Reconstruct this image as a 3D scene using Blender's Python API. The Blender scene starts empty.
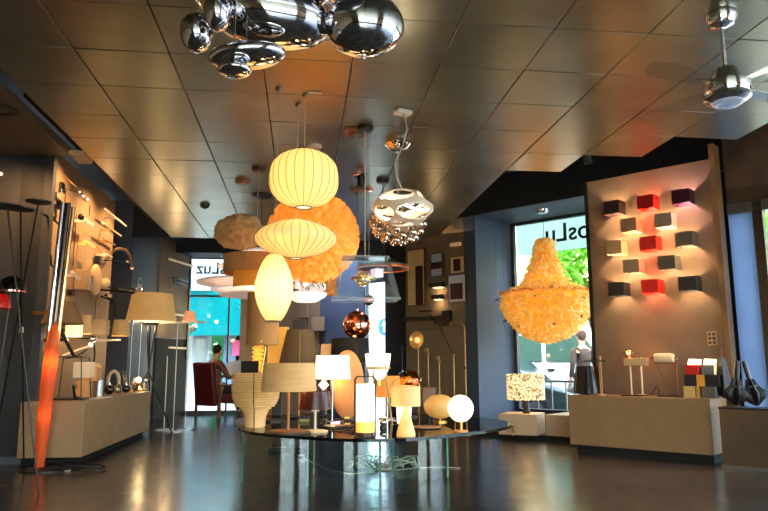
import bpy, math, random
from mathutils import Vector, Matrix, noise
random.seed(7)
S=bpy.context.scene; COL=S.collection; PI=math.pi
sin,cos=math.sin,math.cos
# ---------------------------------------------------------------- camera
FPX,YAW,PITCH,ROLL,HC=678.44,0.119883,0.161393,-0.0032917,0.95
r_=Vector((cos(YAW),-sin(YAW),0)); w_=Vector((sin(YAW)*cos(PITCH),cos(YAW)*cos(PITCH),sin(PITCH)))
u_=r_.cross(w_); R_=r_*cos(ROLL)+u_*sin(ROLL); U_=-r_*sin(ROLL)+u_*cos(ROLL); W_=w_
EYE=Vector((0,0,HC))
cd=bpy.data.cameras.new('camera'); cam=bpy.data.objects.new('camera',cd); COL.objects.link(cam); S.camera=cam
mw=Matrix((( R_.x,U_.x,-W_.x,0),(R_.y,U_.y,-W_.y,0),(R_.z,U_.z,-W_.z,HC),(0,0,0,1)))
cam.matrix_world=mw; cd.sensor_width=36; cd.lens=FPX/768*36; cd.clip_start=.05; cd.clip_end=300
def ray(px,py): return R_*((px-384)/FPX)-U_*((py-255.5)/FPX)+W_
def at(px,py,Y): d=ray(px,py); return EYE+d*(Y/d.y)
def fl(px,py,z=0): d=ray(px,py); return EYE+d*((z-HC)/d.z)
def atx(px,py,X): d=ray(px,py); return EYE+d*(X/d.x)
DV=Vector((.66,-.751,0)).normalized(); NV=Vector((.751,.66,0)).normalized()
DA=math.atan2(DV.y,DV.x)
def D(s,n,z=0): return DV*s+NV*n+Vector((0,0,z))
def pn(px,py,n): d=ray(px,py); return EYE+d*(n/(d.x*NV.x+d.y*NV.y))
def mp(px,P): return px*((Vector(P)-EYE).dot(W_))/FPX      # metres spanned by px pixels at P
# ---------------------------------------------------------------- materials
MATS={}
def lin(c):
    return tuple((x/12.92 if x<=.04045 else ((x+.055)/1.055)**2.4) for x in [v/255 for v in c])
def mat(n,c=(128,128,128),r=.5,m=0,e=None,es=1.,tr=0,ior=1.45,bump=0,bs=60,var=.08,vs=6,coat=0,sheen=0,trl=0,two=None,aniso=0,coord='Object'):
    if n in MATS: return MATS[n]
    M=bpy.data.materials.new(n); M.use_nodes=True; MATS[n]=M
    N=M.node_tree.nodes; L=M.node_tree.links; b=N['Principled BSDF']; out=N['Material Output']
    c=lin(c); b.inputs['Roughness'].default_value=r; b.inputs['Metallic'].default_value=m
    b.inputs['Transmission Weight'].default_value=tr; b.inputs['IOR'].default_value=ior
    b.inputs['Coat Weight'].default_value=coat; b.inputs['Sheen Weight'].default_value=sheen
    tc=N.new('ShaderNodeTexCoord'); nz=N.new('ShaderNodeTexNoise'); nz.inputs['Scale'].default_value=vs; nz.inputs['Detail'].default_value=4
    L.new(tc.outputs[coord],nz.inputs['Vector'])
    rp=N.new('ShaderNodeValToRGB'); c2=lin(two) if two else None
    lo=tuple(x*(1-var) for x in c) if not two else c2; hi=tuple(min(1,x*(1+var)) for x in c)
    rp.color_ramp.elements[0].color=(*lo,1); rp.color_ramp.elements[1].color=(*hi,1)
    rp.color_ramp.elements[0].position=.3; rp.color_ramp.elements[1].position=.7
    L.new(nz.outputs['Fac'],rp.inputs['Fac']); L.new(rp.outputs['Color'],b.inputs['Base Color'])
    if e is not None:
        b.inputs['Emission Color'].default_value=(*lin(e),1); b.inputs['Emission Strength'].default_value=es*.72
    if bump:
        n2=N.new('ShaderNodeTexNoise'); n2.inputs['Scale'].default_value=bs; n2.inputs['Detail'].default_value=3
        L.new(tc.outputs[coord],n2.inputs['Vector']); bp=N.new('ShaderNodeBump'); bp.inputs['Strength'].default_value=bump; bp.inputs['Distance'].default_value=.01
        L.new(n2.outputs['Fac'],bp.inputs['Height']); L.new(bp.outputs['Normal'],b.inputs['Normal'])
    if trl:
        t=N.new('ShaderNodeBsdfTranslucent'); t.inputs['Color'].default_value=(*c,1); mx=N.new('ShaderNodeMixShader'); mx.inputs[0].default_value=trl
        L.new(b.outputs[0],mx.inputs[1]); L.new(t.outputs[0],mx.inputs[2]); L.new(mx.outputs[0],out.inputs['Surface'])
    return M
def glass(n,tint=(235,245,245),refl=1.,rough=0.02):
    if n in MATS: return MATS[n]
    M=bpy.data.materials.new(n); M.use_nodes=True; MATS[n]=M; N=M.node_tree.nodes; L=M.node_tree.links
    N.remove(N['Principled BSDF']); out=N['Material Output']
    t=N.new('ShaderNodeBsdfTransparent'); t.inputs[0].default_value=(*lin(tint),1)
    g=N.new('ShaderNodeBsdfGlossy'); g.inputs['Roughness'].default_value=rough
    f=N.new('ShaderNodeLayerWeight'); f.inputs[0].default_value=.5; pw=N.new('ShaderNodeMath'); pw.operation='POWER'; pw.inputs[1].default_value=4; L.new(f.outputs['Facing'],pw.inputs[0]); k=N.new('ShaderNodeMath'); k.operation='MULTIPLY_ADD'; k.use_clamp=True; k.inputs[1].default_value=.6; k.inputs[2].default_value=.04*refl
    L.new(pw.outputs[0],k.inputs[0]); mx=N.new('ShaderNodeMixShader'); L.new(k.outputs[0],mx.inputs[0]); L.new(t.outputs[0],mx.inputs[1]); L.new(g.outputs[0],mx.inputs[2]); L.new(mx.outputs[0],out.inputs['Surface'])
    return M
# ---------------------------------------------------------------- mesh builder
class G:
    def __init__(s): s.v=[]; s.f=[]
    def add(s,vs,fs):
        o=len(s.v); s.v+= [tuple(x) for x in vs]; s.f+=[tuple(i+o for i in f) for f in fs]; return s
    def box(s,c,d,rz=0,M=None):
        x,y,z=[k/2 for k in d]; vs=[Vector((a*x,b*y,e*z)) for a in(-1,1) for b in(-1,1) for e in(-1,1)]
        if rz: Rm=Matrix.Rotation(rz,3,'Z'); vs=[Rm@v for v in vs]
        if M: vs=[M@v for v in vs]
        c=Vector(c); return s.add([v+c for v in vs],[(0,1,3,2),(4,6,7,5),(0,4,5,1),(2,3,7,6),(0,2,6,4),(1,5,7,3)])
    def lathe(s,pr,seg=32,c=(0,0,0),close=False,cap=True,ax=None,mod=None):
        n=len(pr); vs=[]; fs=[]; c=Vector(c); Q=ax.normalized().to_track_quat('Z','Y').to_matrix() if ax else None
        for (r,z) in pr:
            for k in range(seg):
                a=2*PI*k/seg; rr=r*(mod(a,z) if mod else 1); v=Vector((rr*cos(a),rr*sin(a),z)); 
                if Q: v=Q@v
                vs.append(v+c)
        for i in range(n if close else n-1):
            j=(i+1)%n
            for k in range(seg):
                l=(k+1)%seg; fs.append((i*seg+k,i*seg+l,j*seg+l,j*seg+k))
        if cap and not close:
            if pr[0][0]>1e-5: fs.append(tuple(range(seg))[::-1])
            if pr[-1][0]>1e-5: fs.append(tuple((n-1)*seg+k for k in range(seg)))
        return s.add(vs,fs)
    def cyl(s,c,r,h,seg=24,r2=None): return s.lathe([(r,0),(r if r2 is None else r2,h)],seg,c)
    def shade(s,r0,r1,z0,z1,t=.003,seg=40,c=(0,0,0),mod=None,mid=1):
        o=[(r0+(r1-r0)*k/mid,z0+(z1-z0)*k/mid) for k in range(mid+1)]; i=[(r-t,z) for r,z in o[::-1]]
        return s.lathe(o+i,seg,c,close=True,mod=mod)
    def tube(s,pts,r,seg=8,closed=False,r2=None,flat=None):
        pts=[Vector(p) for p in pts]; n=len(pts); vs=[]; fs=[]; up=None
        for i,p in enumerate(pts):
            if closed: t=pts[(i+1)%n]-pts[i-1]
            else: t=pts[min(i+1,n-1)]-pts[max(i-1,0)]
            if t.length<1e-9: t=Vector((0,0,1))
            t.normalize()
            if up is None: up=Vector((0,0,1)) if abs(t.z)<.9 else Vector((1,0,0))
            x=t.cross(up); 
            if x.length<1e-4: x=t.orthogonal()
            x.normalize(); y=x.cross(t); up=y
            rr=r if r2 is None else r+(r2-r)*i/(n-1)
            for k in range(seg):
                a=2*PI*k/seg; vs.append(p+x*cos(a)*rr+y*sin(a)*rr*(flat or 1))
        for i in range(n if closed else n-1):
            j=(i+1)%n
            for k in range(seg): l=(k+1)%seg; fs.append((i*seg+k,j*seg+k,j*seg+l,i*seg+l))
        if not closed: fs.append(tuple(range(seg))); fs.append(tuple((n-1)*seg+k for k in range(seg))[::-1])
        return s.add(vs,fs)
    def ell(s,c,rr,seg=24,rings=14,M=None,disp=None):
        if not hasattr(rr,'__len__'): rr=(rr,)*3
        c=Vector(c); vs=[Vector((0,0,-1))]; fs=[]
        for i in range(1,rings):
            t=PI*i/rings-PI/2
            for k in range(seg): a=2*PI*k/seg; vs.append(Vector((cos(t)*cos(a),cos(t)*sin(a),sin(t))))
        vs.append(Vector((0,0,1))); T=len(vs)-1
        for k in range(seg):
            l=(k+1)%seg; fs.append((0,1+l,1+k)); fs.append((T,T-seg+k,T-seg+l))
            for i in range(rings-2): o=1+i*seg; fs.append((o+k,o+l,o+seg+l,o+seg+k))
        q=[]
        for v in vs:
            f=disp(v) if disp else 1; w=Vector((v.x*rr[0]*f,v.y*rr[1]*f,v.z*rr[2]*f)); q.append((M@w if M else w)+c)
        return s.add(q,fs)
    def prism(s,p,z0,z1):
        n=len(p); return s.add([(x,y,z0) for x,y in p]+[(x,y,z1) for x,y in p],[tuple(range(n))[::-1],tuple(range(n,2*n))]+[(i,(i+1)%n,(i+1)%n+n,i+n) for i in range(n)])
    def slab(s,p,t,M=None):   # polygon in local x,z extruded along y by t
        n=len(p); vs=[Vector((x,0,z)) for x,z in p]+[Vector((x,t,z)) for x,z in p]
        if M: vs=[M@v for v in vs]
        return s.add(vs,[tuple(range(n)),tuple(range(n,2*n))[::-1]]+[(i,i+n,(i+1)%n+n,(i+1)%n) for i in range(n)])
def obj(name,g,m,parent=None,bev=0,smooth=True,loc=None,rz=0,solid=0,ang=38,sub=0):
    me=bpy.data.meshes.new(name); me.from_pydata(g.v,[],g.f); me.update()
    import bmesh
    bm=bmesh.new(); bm.from_mesh(me); bmesh.ops.recalc_face_normals(bm,faces=bm.faces[:]); bm.to_mesh(me); bm.free()
    if smooth:
        me.polygons.foreach_set('use_smooth',[True]*len(me.polygons))
        try: me.set_sharp_from_angle(angle=math.radians(ang))
        except Exception: pass
    me.materials.append(m); o=bpy.data.objects.new(name,me); COL.objects.link(o)
    if parent: o.parent=parent
    if loc is not None: o.location=loc
    if rz: o.rotation_euler.z=rz
    if bev: b=o.modifiers.new('bevel','BEVEL'); b.width=bev; b.segments=2; b.limit_method='ANGLE'
    if sub: b=o.modifiers.new('sub','SUBSURF'); b.levels=sub; b.render_levels=sub
    return o
def struct(name,g,m,**k): o=obj(name,g,m,**k); o['kind']='structure'; return o
def tag(o,label,cat,group=None,kind=None):
    o['label']=label; o['category']=cat
    if group: o['group']=group
    if kind: o['kind']=kind
    return o
def thing(name,label,cat,loc=(0,0,0),rz=0,group=None):
    o=bpy.data.objects.new(name,None); COL.objects.link(o); o.location=loc; o.rotation_euler.z=rz; o.empty_display_size=.1
    return tag(o,label,cat,group)
def kids(o): return [c for c in bpy.data.objects if c.parent==o]
def dup(o,loc=None,rz=None,label=None,parent=None):
    c=o.copy(); COL.objects.link(c)
    if parent: c.parent=parent
    if loc is not None: c.location=loc
    if rz is not None: c.rotation_euler.z=rz
    if label: c['label']=label
    for k in kids(o): dup(k,parent=c)
    return c
def light(kind,loc,power,col=(255,214,160),size=.05,parent=None,spot=None,blend=.5,target=None,name='lamp_light'):
    l=bpy.data.lights.new(name,kind); l.energy=power; l.color=lin(col)
    if kind=='AREA': l.size=size
    elif kind=='SUN': l.angle=size
    else: l.shadow_soft_size=size
    if spot: l.spot_size=math.radians(spot); l.spot_blend=blend
    o=bpy.data.objects.new(name,l); COL.objects.link(o); o.location=loc
    if parent: o.parent=parent
    if target is not None: o.rotation_euler=(Vector(target)-Vector(loc)).to_track_quat('-Z','Y').to_euler()
    return o
# ---------------------------------------------------------------- common materials
chrome=mat('chrome',(225,225,228),.06,1,var=.02)
steel=mat('brushed_steel',(150,152,156),.32,1,bump=.05,bs=90)
brass=mat('brass',(190,140,75),.25,1)
copper=mat('copper_mirror',(222,142,120),.05,1,var=.02)
black=mat('black_metal',(16,15,15),.35)
blackm=mat('matt_black',(14,13,14),.8)
white=mat('white_lacquer',(226,220,205),.35)
cable_m=mat('black_cable',(20,18,18),.5)
cable_w=mat('pale_cable',(200,190,165),.5)
clear=glass('clear_glass',(238,245,243))
acryl=glass('clear_acrylic',(246,250,252),1.3)
# ================================================================ SETTING
CZ=2.976
# floor
def floor_mat():
    M=mat('polished_concrete',(72,66,60),.16,var=.35,vs=1.3,two=(38,36,36)); N=M.node_tree.nodes; L=M.node_tree.links; b=N['Principled BSDF']
    tc=N['Texture Coordinate']; br=N.new('ShaderNodeTexBrick'); br.offset=0; br.inputs['Scale'].default_value=1; br.inputs['Brick Width'].default_value=1.9; br.inputs['Row Height'].default_value=1.9; br.inputs['Mortar Size'].default_value=.006; br.inputs['Mortar Smooth'].default_value=.2
    mp_=N.new('ShaderNodeMapping'); mp_.inputs['Location'].default_value=(.3,.1,0); L.new(tc.outputs['Object'],mp_.inputs[0]); L.new(mp_.outputs[0],br.inputs['Vector'])
    mx=N.new('ShaderNodeMix'); mx.data_type='RGBA'; L.new(br.outputs['Fac'],mx.inputs['Factor']); L.new(N['Color Ramp'].outputs['Color'],mx.inputs['A']); mx.inputs['B'].default_value=(.10,.075,.06,1); L.new(mx.outputs['Result'],b.inputs['Base Color'])
    nz=N.new('ShaderNodeTexNoise'); nz.inputs['Scale'].default_value=3; nz.inputs['Detail'].default_value=6; L.new(tc.outputs['Object'],nz.inputs['Vector'])
    r=N.new('ShaderNodeMapRange'); r.inputs['To Min'].default_value=.12; r.inputs['To Max'].default_value=.30; L.new(nz.outputs['Fac'],r.inputs['Value']); L.new(r.outputs[0],b.inputs['Roughness'])
    bp=N.new('ShaderNodeBump'); bp.inputs['Strength'].default_value=.25; bp.inputs['Distance'].default_value=.01; n3=N.new('ShaderNodeTexNoise'); n3.inputs['Scale'].default_value=5; L.new(tc.outputs['Object'],n3.inputs['Vector']); L.new(n3.outputs['Fac'],bp.inputs['Height']); L.new(bp.outputs['Normal'],b.inputs['Normal'])
    return M
A=D(-11.4,9.5); B=D(3.2,9.5)
struct('floor',G().prism([(-5.2,-4.2),(B.x,-4.2),(B.x,B.y),(A.x+.3,A.y-.1),(-1.0,14.35),(-5.2,14.35)],-.12,0),floor_mat(),smooth=False)
# metal tile ceiling
tile_m=mat('brushed_metal_tile',(156,154,130),.28,.74,bump=.05,bs=14,var=.16,vs=1.7)
g=G()
for j in range(-13,12):
    imax=6 if j>=5 else 7 if j==4 else 8 if j==3 else 9 if j==2 else 10
    if j<=1: imax=10
    for i in range(-1,imax):
        x=-1.494+.6*(i+.5); y=3.71+.6*(j+.5); M=Matrix.Rotation(random.uniform(-.008,.008),3,'X')@Matrix.Rotation(random.uniform(-.008,.008),3,'Y')
        g.box((x,y,CZ+.01),(.591,.591,.016),M=M)
struct('ceiling',g,tile_m,bev=.003)
g=G()
for i in range(0,10): 
    y1=3.71+.6*12 if i<=6 else 3.71+.6*{7:5,8:4,9:3}[i]
    g.box((-1.494+.6*i,(y1-4.1)/2,CZ+.022),(.03,y1+4.1,.012))
for j in range(-12,12):
    imax=6 if j>=6 else 7 if j==5 else 8 if j==4 else 9 if j==3 else 10
    x1=-1.494+.6*imax; g.box(((x1-2.094)/2,3.71+.6*j,CZ+.024),(x1+2.094,.03,.012))
struct('ceiling_grid',g,mat('tile_gap',(74,62,48),.7))
plen=mat('plenum_black',(9,9,10),.9)
A2=D(-11.4,9.55); B2=D(3.2,8.6)
struct('ceiling_void',G().prism([(-5.2,-4.2),(B2.x,-4.2),(B2.x,B2.y),(D(-3.6,8.6).x,D(-3.6,8.6).y),(D(-3.6,9.5).x,D(-3.6,9.5).y),(D(-6,9.5).x,D(-6,9.5).y),(D(-6,8.6).x,D(-6,8.6).y),(D(-11.4,8.6).x,D(-11.4,8.6).y),(-1.0,14.4),(-5.2,14.4)],3.72,3.8),plen)
# left side
dark=mat('charcoal_paint',(64,65,70),.55,bump=.02,bs=30); beige=mat('beige_paint',(156,130,100),.7,bump=.02,bs=40)
navy=mat('slate_blue_paint',(56,69,90),.6,bump=.02,bs=40)
struct('wall_left_far',G().box((-2.87,8.75,1.7),(.24,2.7,3.25)),beige)
struct('wall_left_recess',G().box((-3.5,10.6,1.8),(.1,1.2,3.6)),plen)
struct('wall_left_partition',G().box((-3.94,7.45,1.6),(2.54,.1,3.2)),dark,bev=.004)
struct('wall_left_column',G().box((-2.98,12.05,1.8),(.56,1.9,3.6)),mat('charcoal_column',(50,56,70),.6))
struct('wall_left_gap',G().box((-3.4,9.6,3.45),(.9,6.6,.6)),plen) if 0 else None
g=G().box((-3.75,1.6,3.24),(2.5,11.6,.09)); struct('ceiling_soffit',g,mat('soffit_paint',(120,104,84),.6),bev=.004)
struct('wall_left_near',G().box((-5.05,1.6,1.6),(.1,11.8,3.3)),beige)
pa,pb=Vector((-2.66,13.02,0)),Vector((-2.3,14.15,0)); an=math.atan2(pb.y-pa.y,pb.x-pa.x); pc=(pa+pb)/2
struct('wall_left_angled',G().box((0,.05,2.42),((pb-pa).length,.1,1.86)),mat('taupe_board',(120,104,84),.7),loc=pc,rz=an)
struct('wall_left_angled_base',G().box((0,.06,.74),((pb-pa).length,.1,1.48)),blackm,loc=pc,rz=an)
struct('trim_1',G().box((0,.08,2.4),(.06,.2,2.6)),black,loc=pb,rz=an)
struct('baseboard_left',G().box((-3.85,7.37,.035),(2.4,.05,.07)),mat('baseboard_grey',(84,90,102),.5))
# back window wall
struct('wall_back_header',G().box((-1.2,14.0,3.42),(3.4,.9,.5)),mat('header_paint',(26,28,38),.6))
struct('wall_back_fascia',G().box((0,11.0,3.3),(5.4,.06,.62)),plen)
wf=mat('window_frame_paint',(52,60,66),.4,.3)
o=struct('window_1',G().box((-1.63,14.25,1.58),(1.4,.016,3.1)),clear,smooth=False)
o=obj('window_frame',G().box((-2.33,14.25,1.6),(.06,.08,3.2)).box((-1.63,14.25,.04),(1.36,.08,.08)).box((-.94,14.25,1.6),(.06,.08,3.2)).box((-1.63,14.25,3.17),(1.36,.08,.04)).box((-1.5,14.25,1.2),(.035,.05,2.3)).box((-1.63,14.25,2.38),(1.36,.05,.04)),wf); o['kind']='structure'
# diagonal right wall : frame local x along DV, y along NV
def dbox(g,s0,s1,n0,n1,z0,z1): return g.box(D((s0+s1)/2,(n0+n1)/2,(z0+z1)/2),(s1-s0,n1-n0,z1-z0),rz=DA)
art=mat('greige_board',(120,104,82),.75,bump=.02,bs=40)
struct('wall_right_art',dbox(G(),-7.05,-5.87,8.4,8.5,0,3.2),art)
struct('wall_right_column',dbox(G(),-5.87,-5.66,8.38,9.5,0,3.3),navy,bev=.004)
struct('wall_right_niche_header',dbox(G(),-5.87,-2.0,8.38,9.5,3.2,3.7),navy)
struct('wall_right_lintel',dbox(G(),-5.87,-2.14,8.34,8.38,3.19,3.75),plen)
struct('wall_right_far_column',dbox(G(),-7.46,-7.05,8.36,8.9,0,3.3),blackm)
struct('wall_right_blue',dbox(G(),-9.07,-7.98,8.4,8.5,0,3.4),navy)
struct('wall_right_squares',dbox(G(),-10.3,-9.07,8.35,8.5,0,3.4),mat('brown_board',(116,96,74),.7))
struct('wall_right_end',dbox(G(),-11.5,-10.3,8.42,8.5,0,3.5),mat('ochre_board',(170,125,60),.7))
struct('wall_right_over',dbox(G(),-7.98,-7.46,8.4,8.5,2.35,3.4),navy)
struct('wall_right_upper',dbox(G(),-11.5,-5.8,8.42,8.52,3.2,3.75),plen)
struct('window_3',dbox(G(),-8.0,-7.46,8.46,8.47,0,2.35),clear,smooth=False)
o=obj('window_frame',dbox(dbox(G(),-8.0,-7.95,8.42,8.5,0,2.4),-7.5,-7.46,8.42,8.5,0,2.4),mat('pale_frame',(150,170,190),.4)); o['kind']='structure'
# niche window
struct('window_2',dbox(G(),-5.6,-3.2,9.4,9.412,.28,3.2),clear,smooth=False)
o=obj('window_frame',dbox(dbox(dbox(G(),-5.64,-5.58,9.34,9.42,.28,3.2),-5.6,-3.2,9.34,9.42,3.16,3.22),-5.6,-3.2,9.3,9.45,.2,.3),wf); o['kind']='structure'
struct('wall_right_sill',dbox(G(),-5.66,-2.1,9.3,9.5,0,.24),navy)
struct('floor_niche',dbox(G(),-5.9,-3.3,8.0,9.35,0,.07),mat('niche_slab',(34,36,42),.25),bev=.004)
# cube panel + post + storefront
struct('wall_right_panel',dbox(G(),-3.58,-2.14,7.8,7.9,0,3.2),mat('panel_paint',(108,92,76),.72,bump=.02,bs=40))
struct('wall_right_panel_edge',dbox(G(),-3.62,-3.58,7.78,8.4,0,3.2),blackm)
wood=mat('post_wood',(120,92,56),.5,two=(96,66,36),vs=3)
struct('trim_2',dbox(G(),-2.14,-2.08,7.76,7.95,0,3.36),wood,bev=.004)
struct('wall_right_back',dbox(G(),-3.66,-2.1,8.45,8.5,0,3.2),plen)
struct('wall_right_near_header',dbox(G(),-2.08,3.4,8.1,8.3,2.72,3.7),mat('header_wood',(92,66,44),.6,two=(60,42,30),vs=2))
struct('wall_right_steel_panel',dbox(G(),-2.08,-1.83,8.1,8.14,0,2.72),mat('frosted_door_glass',(165,185,210),.3,trl=.7,two=(120,140,170),vs=2),smooth=False)
struct('trim_3',dbox(G(),-1.83,-1.73,8.06,8.2,0,2.72),mat('bronze_frame',(84,72,58),.35,.7),bev=.004)
struct('trim_4',dbox(G(),-1.62,-1.59,8.1,8.18,0,2.6),black)
struct('trim_5',dbox(dbox(G(),-2.08,3.4,8.06,8.2,2.6,2.72),-1.0,-.92,8.06,8.2,0,2.72),steel)
struct('window_4',dbox(G(),-1.73,3.4,8.14,8.15,0,2.6),clear,smooth=False)
# behind the camera: shop continues to another glazed front
struct('wall_near',G().box((-3.6,-4.15,1.7),(3.0,.1,3.4)).box((5.6,-4.15,1.7),(3.4,.1,3.4)).box((1,-4.15,3.2),(12,.1,.8)).box((1,-4.15,.2),(12,.1,.4)),beige)
struct('window_5',G().box((1,-4.15,1.6),(6.2,.012,2.5)),clear,smooth=False)
# ================================================================ OUTSIDE
pave=mat('paving',(150,150,150),.7,var=.2,vs=1); stone=mat('pale_stone',(225,215,195),.8,var=.1,vs=.7)
struct('ground_street',G().box((4,22,-.2),(90,70,.08)),pave)
struct('floor_threshold',G().prism([(-5,14.3),(2,14.3),(2,16),(-5,16)],-.14,-.03),mat('wet_paving',(60,90,120),.2))
def bld(name,label,c,d,rz,wallm,rows,cols,z0=3.6,wc=(70,80,90),parts=True):
    t=thing(name,label,'building',c,rz); obj('facade',G().box((0,0,d[2]/2),d),wallm,t)
    win=mat('facade_glass',wc,.15)
    for r in range(rows):
        for k in range(cols):
            x=-d[0]/2+d[0]*(k+.5)/cols; z=z0+r*3.1
            if z+1.8>d[2]: continue
            f=obj('window',G().box((x,-d[1]/2-.03,z+.9),(1.1,.1,1.8)),mat('facade_frame',(235,232,225),.5),t); obj('pane',G().box((x,-d[1]/2-.09,z+.9),(.9,.04,1.6)),win,f)
    return t
# across the street, left
shop=bld('shop_building','grey stone building across the street carrying the turquoise shop awning',(-5.5,26.8,-.15),(12,6,14),0,mat('grey_stone',(176,186,192),.8),3,5,5.2)
awn=mat('turquoise_canvas',(0,84,90),.9,var=.12); awn.node_tree.nodes['Principled BSDF'].inputs['Specular IOR Level'].default_value=.05
a=obj('awning',G().slab([(-8.2,3.35),(2.2,3.35),(2.2,1.9),(-8.2,1.9)],.2),awn,loc=(-1.6,21.5,.0)); tag(a,'long turquoise shop awning fascia across the street beyond the left window','awning')
a=obj('awning_canopy',G().add([(-9.8,21.7,3.35),(.6,21.7,3.35),(.6,23.2,3.6),(-9.8,23.2,3.6),(-9.8,21.7,3.3),(.6,21.7,3.3),(.6,23.2,3.55),(-9.8,23.2,3.55)],[(0,1,2,3),(4,7,6,5),(0,4,5,1),(2,6,7,3),(1,5,6,2),(0,3,7,4)]),awn); a.parent=bpy.data.objects['awning']; a.name='canopy_top'; a.location=(1.6,-21.5,0)
for q,(x,c_,w,lab) in enumerate([(-3.15,(120,134,146),.55,'pale grey shop door left of the green banner across the street'),(-2.35,(70,95,120),.6,'dark shop door with pink poster beside the green banner'),(-1.45,(215,225,225),.5,'white shop pillar with round marks across the street')]):
    P=at({0:200,1:232,2:243}[q],380,22.9); obj_=obj('shop_door' if q<2 else 'shop_pillar',G().box((P.x,22.9,1.0),(w,.1,2.3)),mat('shopdoor%d'%q,c_,.4)); tag(obj_,lab,'door' if q<2 else 'pillar')
    if q==1: obj('poster',G().box((P.x+.1,22.83,1.55),(.22,.02,.5)),mat('pink_poster',(200,70,120),.6),obj_)
    if q==0: obj('door_glass',G().box((P.x,22.83,1.1),(.35,.02,1.6)),mat('door_glass',(90,110,120),.1),obj_)
    if q==2:
        for zz in (1.9,1.5,1.1): obj('round_mark',G().lathe([(.02,0),(.1,.01),(.1,.02)],16,(P.x,22.82,zz),ax=Vector((0,-1,0))),white,obj_)
P=at(218,342,23.75); a=obj('green_banner',G().box((P.x,23.75,1.35),(.42,.03,1.7)),mat('green_cloth',(30,150,90),.6)); tag(a,'hanging green banner in front of the shop across the street','banner')
P=at(199,285,21.3); a=obj('street_sign',G().box((P.x,21.2,P.z),(.55,.04,.34)),mat('blue_sign_paint',(30,90,170),.5)); tag(a,'small blue street sign above the turquoise awning','sign')
obj('sign_board',G().box((P.x,21.17,P.z),(.4,.02,.05)),white,a)
# glazed sign bands with the shop name read from inside (mirrored)
def text_mesh(txt,size,ext=.004):
    cu=bpy.data.curves.new('t','FONT'); cu.body=txt; cu.size=size; cu.extrude=ext; cu.align_x='CENTER'; cu.offset=size*.012
    o=bpy.data.objects.new('t',cu); COL.objects.link(o); bpy.context.view_layer.update()
    me=bpy.data.meshes.new_from_object(o.evaluated_get(bpy.context.evaluated_depsgraph_get())); bpy.data.objects.remove(o); return me
def sign(label,loc,rz,txt,size,bw,bh,band,tm,tz=0):
    t=thing('window_sign',label,'sign',loc,rz); obj('film_band',G().box((0,.05,0),(bw,.01,bh)),band,t,smooth=False)
    me=text_mesh(txt,size)
    for v in me.vertices: x,y,z=v.co; v.co=(-x,z-.005,y)
    me.flip_normals(); me.materials.append(tm); o=bpy.data.objects.new('lettering',me); COL.objects.link(o); o.parent=t; o.location=(0,0.0,tz)
    return t
letm=mat('sign_lettering',(24,40,62),.6); band=mat('sign_film',(235,242,242),.5,trl=.8)
P=at(221,273,14.4); sign('x',(-1.62,14.34,P.z+.02),0,'AñosLuz',.46,1.16,.62,band,letm,-.17) if 0 else None
P=at(228,284,14.4)
t=thing('window_sign','white film band on the far left window with mirrored dark lettering','sign',(0,14.38,0)); obj('film_band',G().box((-1.63,.03,2.82),(1.34,.01,.62)),band,t,smooth=False)
me=text_mesh('añosLuz',.34)
xs=[v.co.x for v in me.vertices]; xm=max(xs)
for v in me.vertices: x,y,z=v.co; v.co=(xm-x,z,y)
me.flip_normals(); me.materials.append(letm); o=bpy.data.objects.new('lettering',me); COL.objects.link(o); o.parent=t; pl=at(196,273.5,14.38); o.location=(pl.x,0,pl.z)
# right niche window sign
t=thing('window_sign','pale film band on the niche window with large mirrored dark lettering','sign',D(0,9.46),DA); obj('film_band',G().box((-4.4,.03,3.0),(2.4,.01,.62)),mat('sign_film_pale',(205,222,215),.5,trl=.8,two=(160,190,180),vs=5),t,smooth=False)
me=text_mesh('AñosLu',.40); xs=[v.co.x for v in me.vertices]; xm=max(xs)
for v in me.vertices: x,y,z=v.co; v.co=(xm-x,z,y)
me.flip_normals(); me.materials.append(letm); o=bpy.data.objects.new('lettering',me); COL.objects.link(o); o.parent=t
pl=pn(546,243,9.46); o.location=(pl.x*DV.x+pl.y*DV.y,0,pl.z)
# trees beyond right windows
leafm=mat('leaf_green',(120,190,60),.6,two=(60,120,35),vs=3,trl=.4); bark=mat('bark',(90,74,58),.8)
def tree(label,c,h,r,n):
    t=thing('street_tree',label,'tree',c,0,'street trees beyond the windows')
    obj('trunk',G().tube([(0,0,0),(.1,0,h*.4),(-.1,.1,h*.75)],.13,r2=.06),bark,t); g=G()
    for k in range(n):
        a=random.uniform(0,2*PI); ph=math.acos(random.uniform(-1,1)); rr=r*random.uniform(.35,1)**.6
        p=Vector((rr*sin(ph)*cos(a),rr*sin(ph)*sin(a),h*.8+.8*rr*cos(ph))); q=Matrix.Rotation(random.uniform(0,6),3,'Z')@Matrix.Rotation(random.uniform(-1,1),3,'X'); l=random.uniform(.14,.26)
        g.add([p+q@Vector(v) for v in((-l/2,0,0),(0,-l,.02),(l/2,0,0),(0,l,.02))],[(0,1,2,3)])
    obj('crown',g,leafm,t,smooth=False); return t
tree('leafy green street tree seen through the niche window',D(-7.2,15.5,-.15),4.2,1.5,1500)
tree('leafy green street tree to the right behind the lettering',D(-4.6,17.5,-.15),4.6,1.6,1500)
tree('green tree seen through the glazed front at far right',D(-1.6,14.0,-.15),4.2,1.5,1300)
bld('street_building','pale stone building beyond the niche window and its trees',D(-5,27,-.15),(26,5,12),DA,stone,3,9,4.5)
bld('corner_building','cream building seen through the narrow middle window',D(-13,21,-.15),(8,4,12),DA,mat('cream_wall',(235,215,175),.8),3,3,4.5)
P=pn(385,327,11.5); t=thing('traffic_sign','round blue traffic sign with white arrow on a pole outside the narrow window','sign',(P.x,P.y,-.15),DA)
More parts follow.
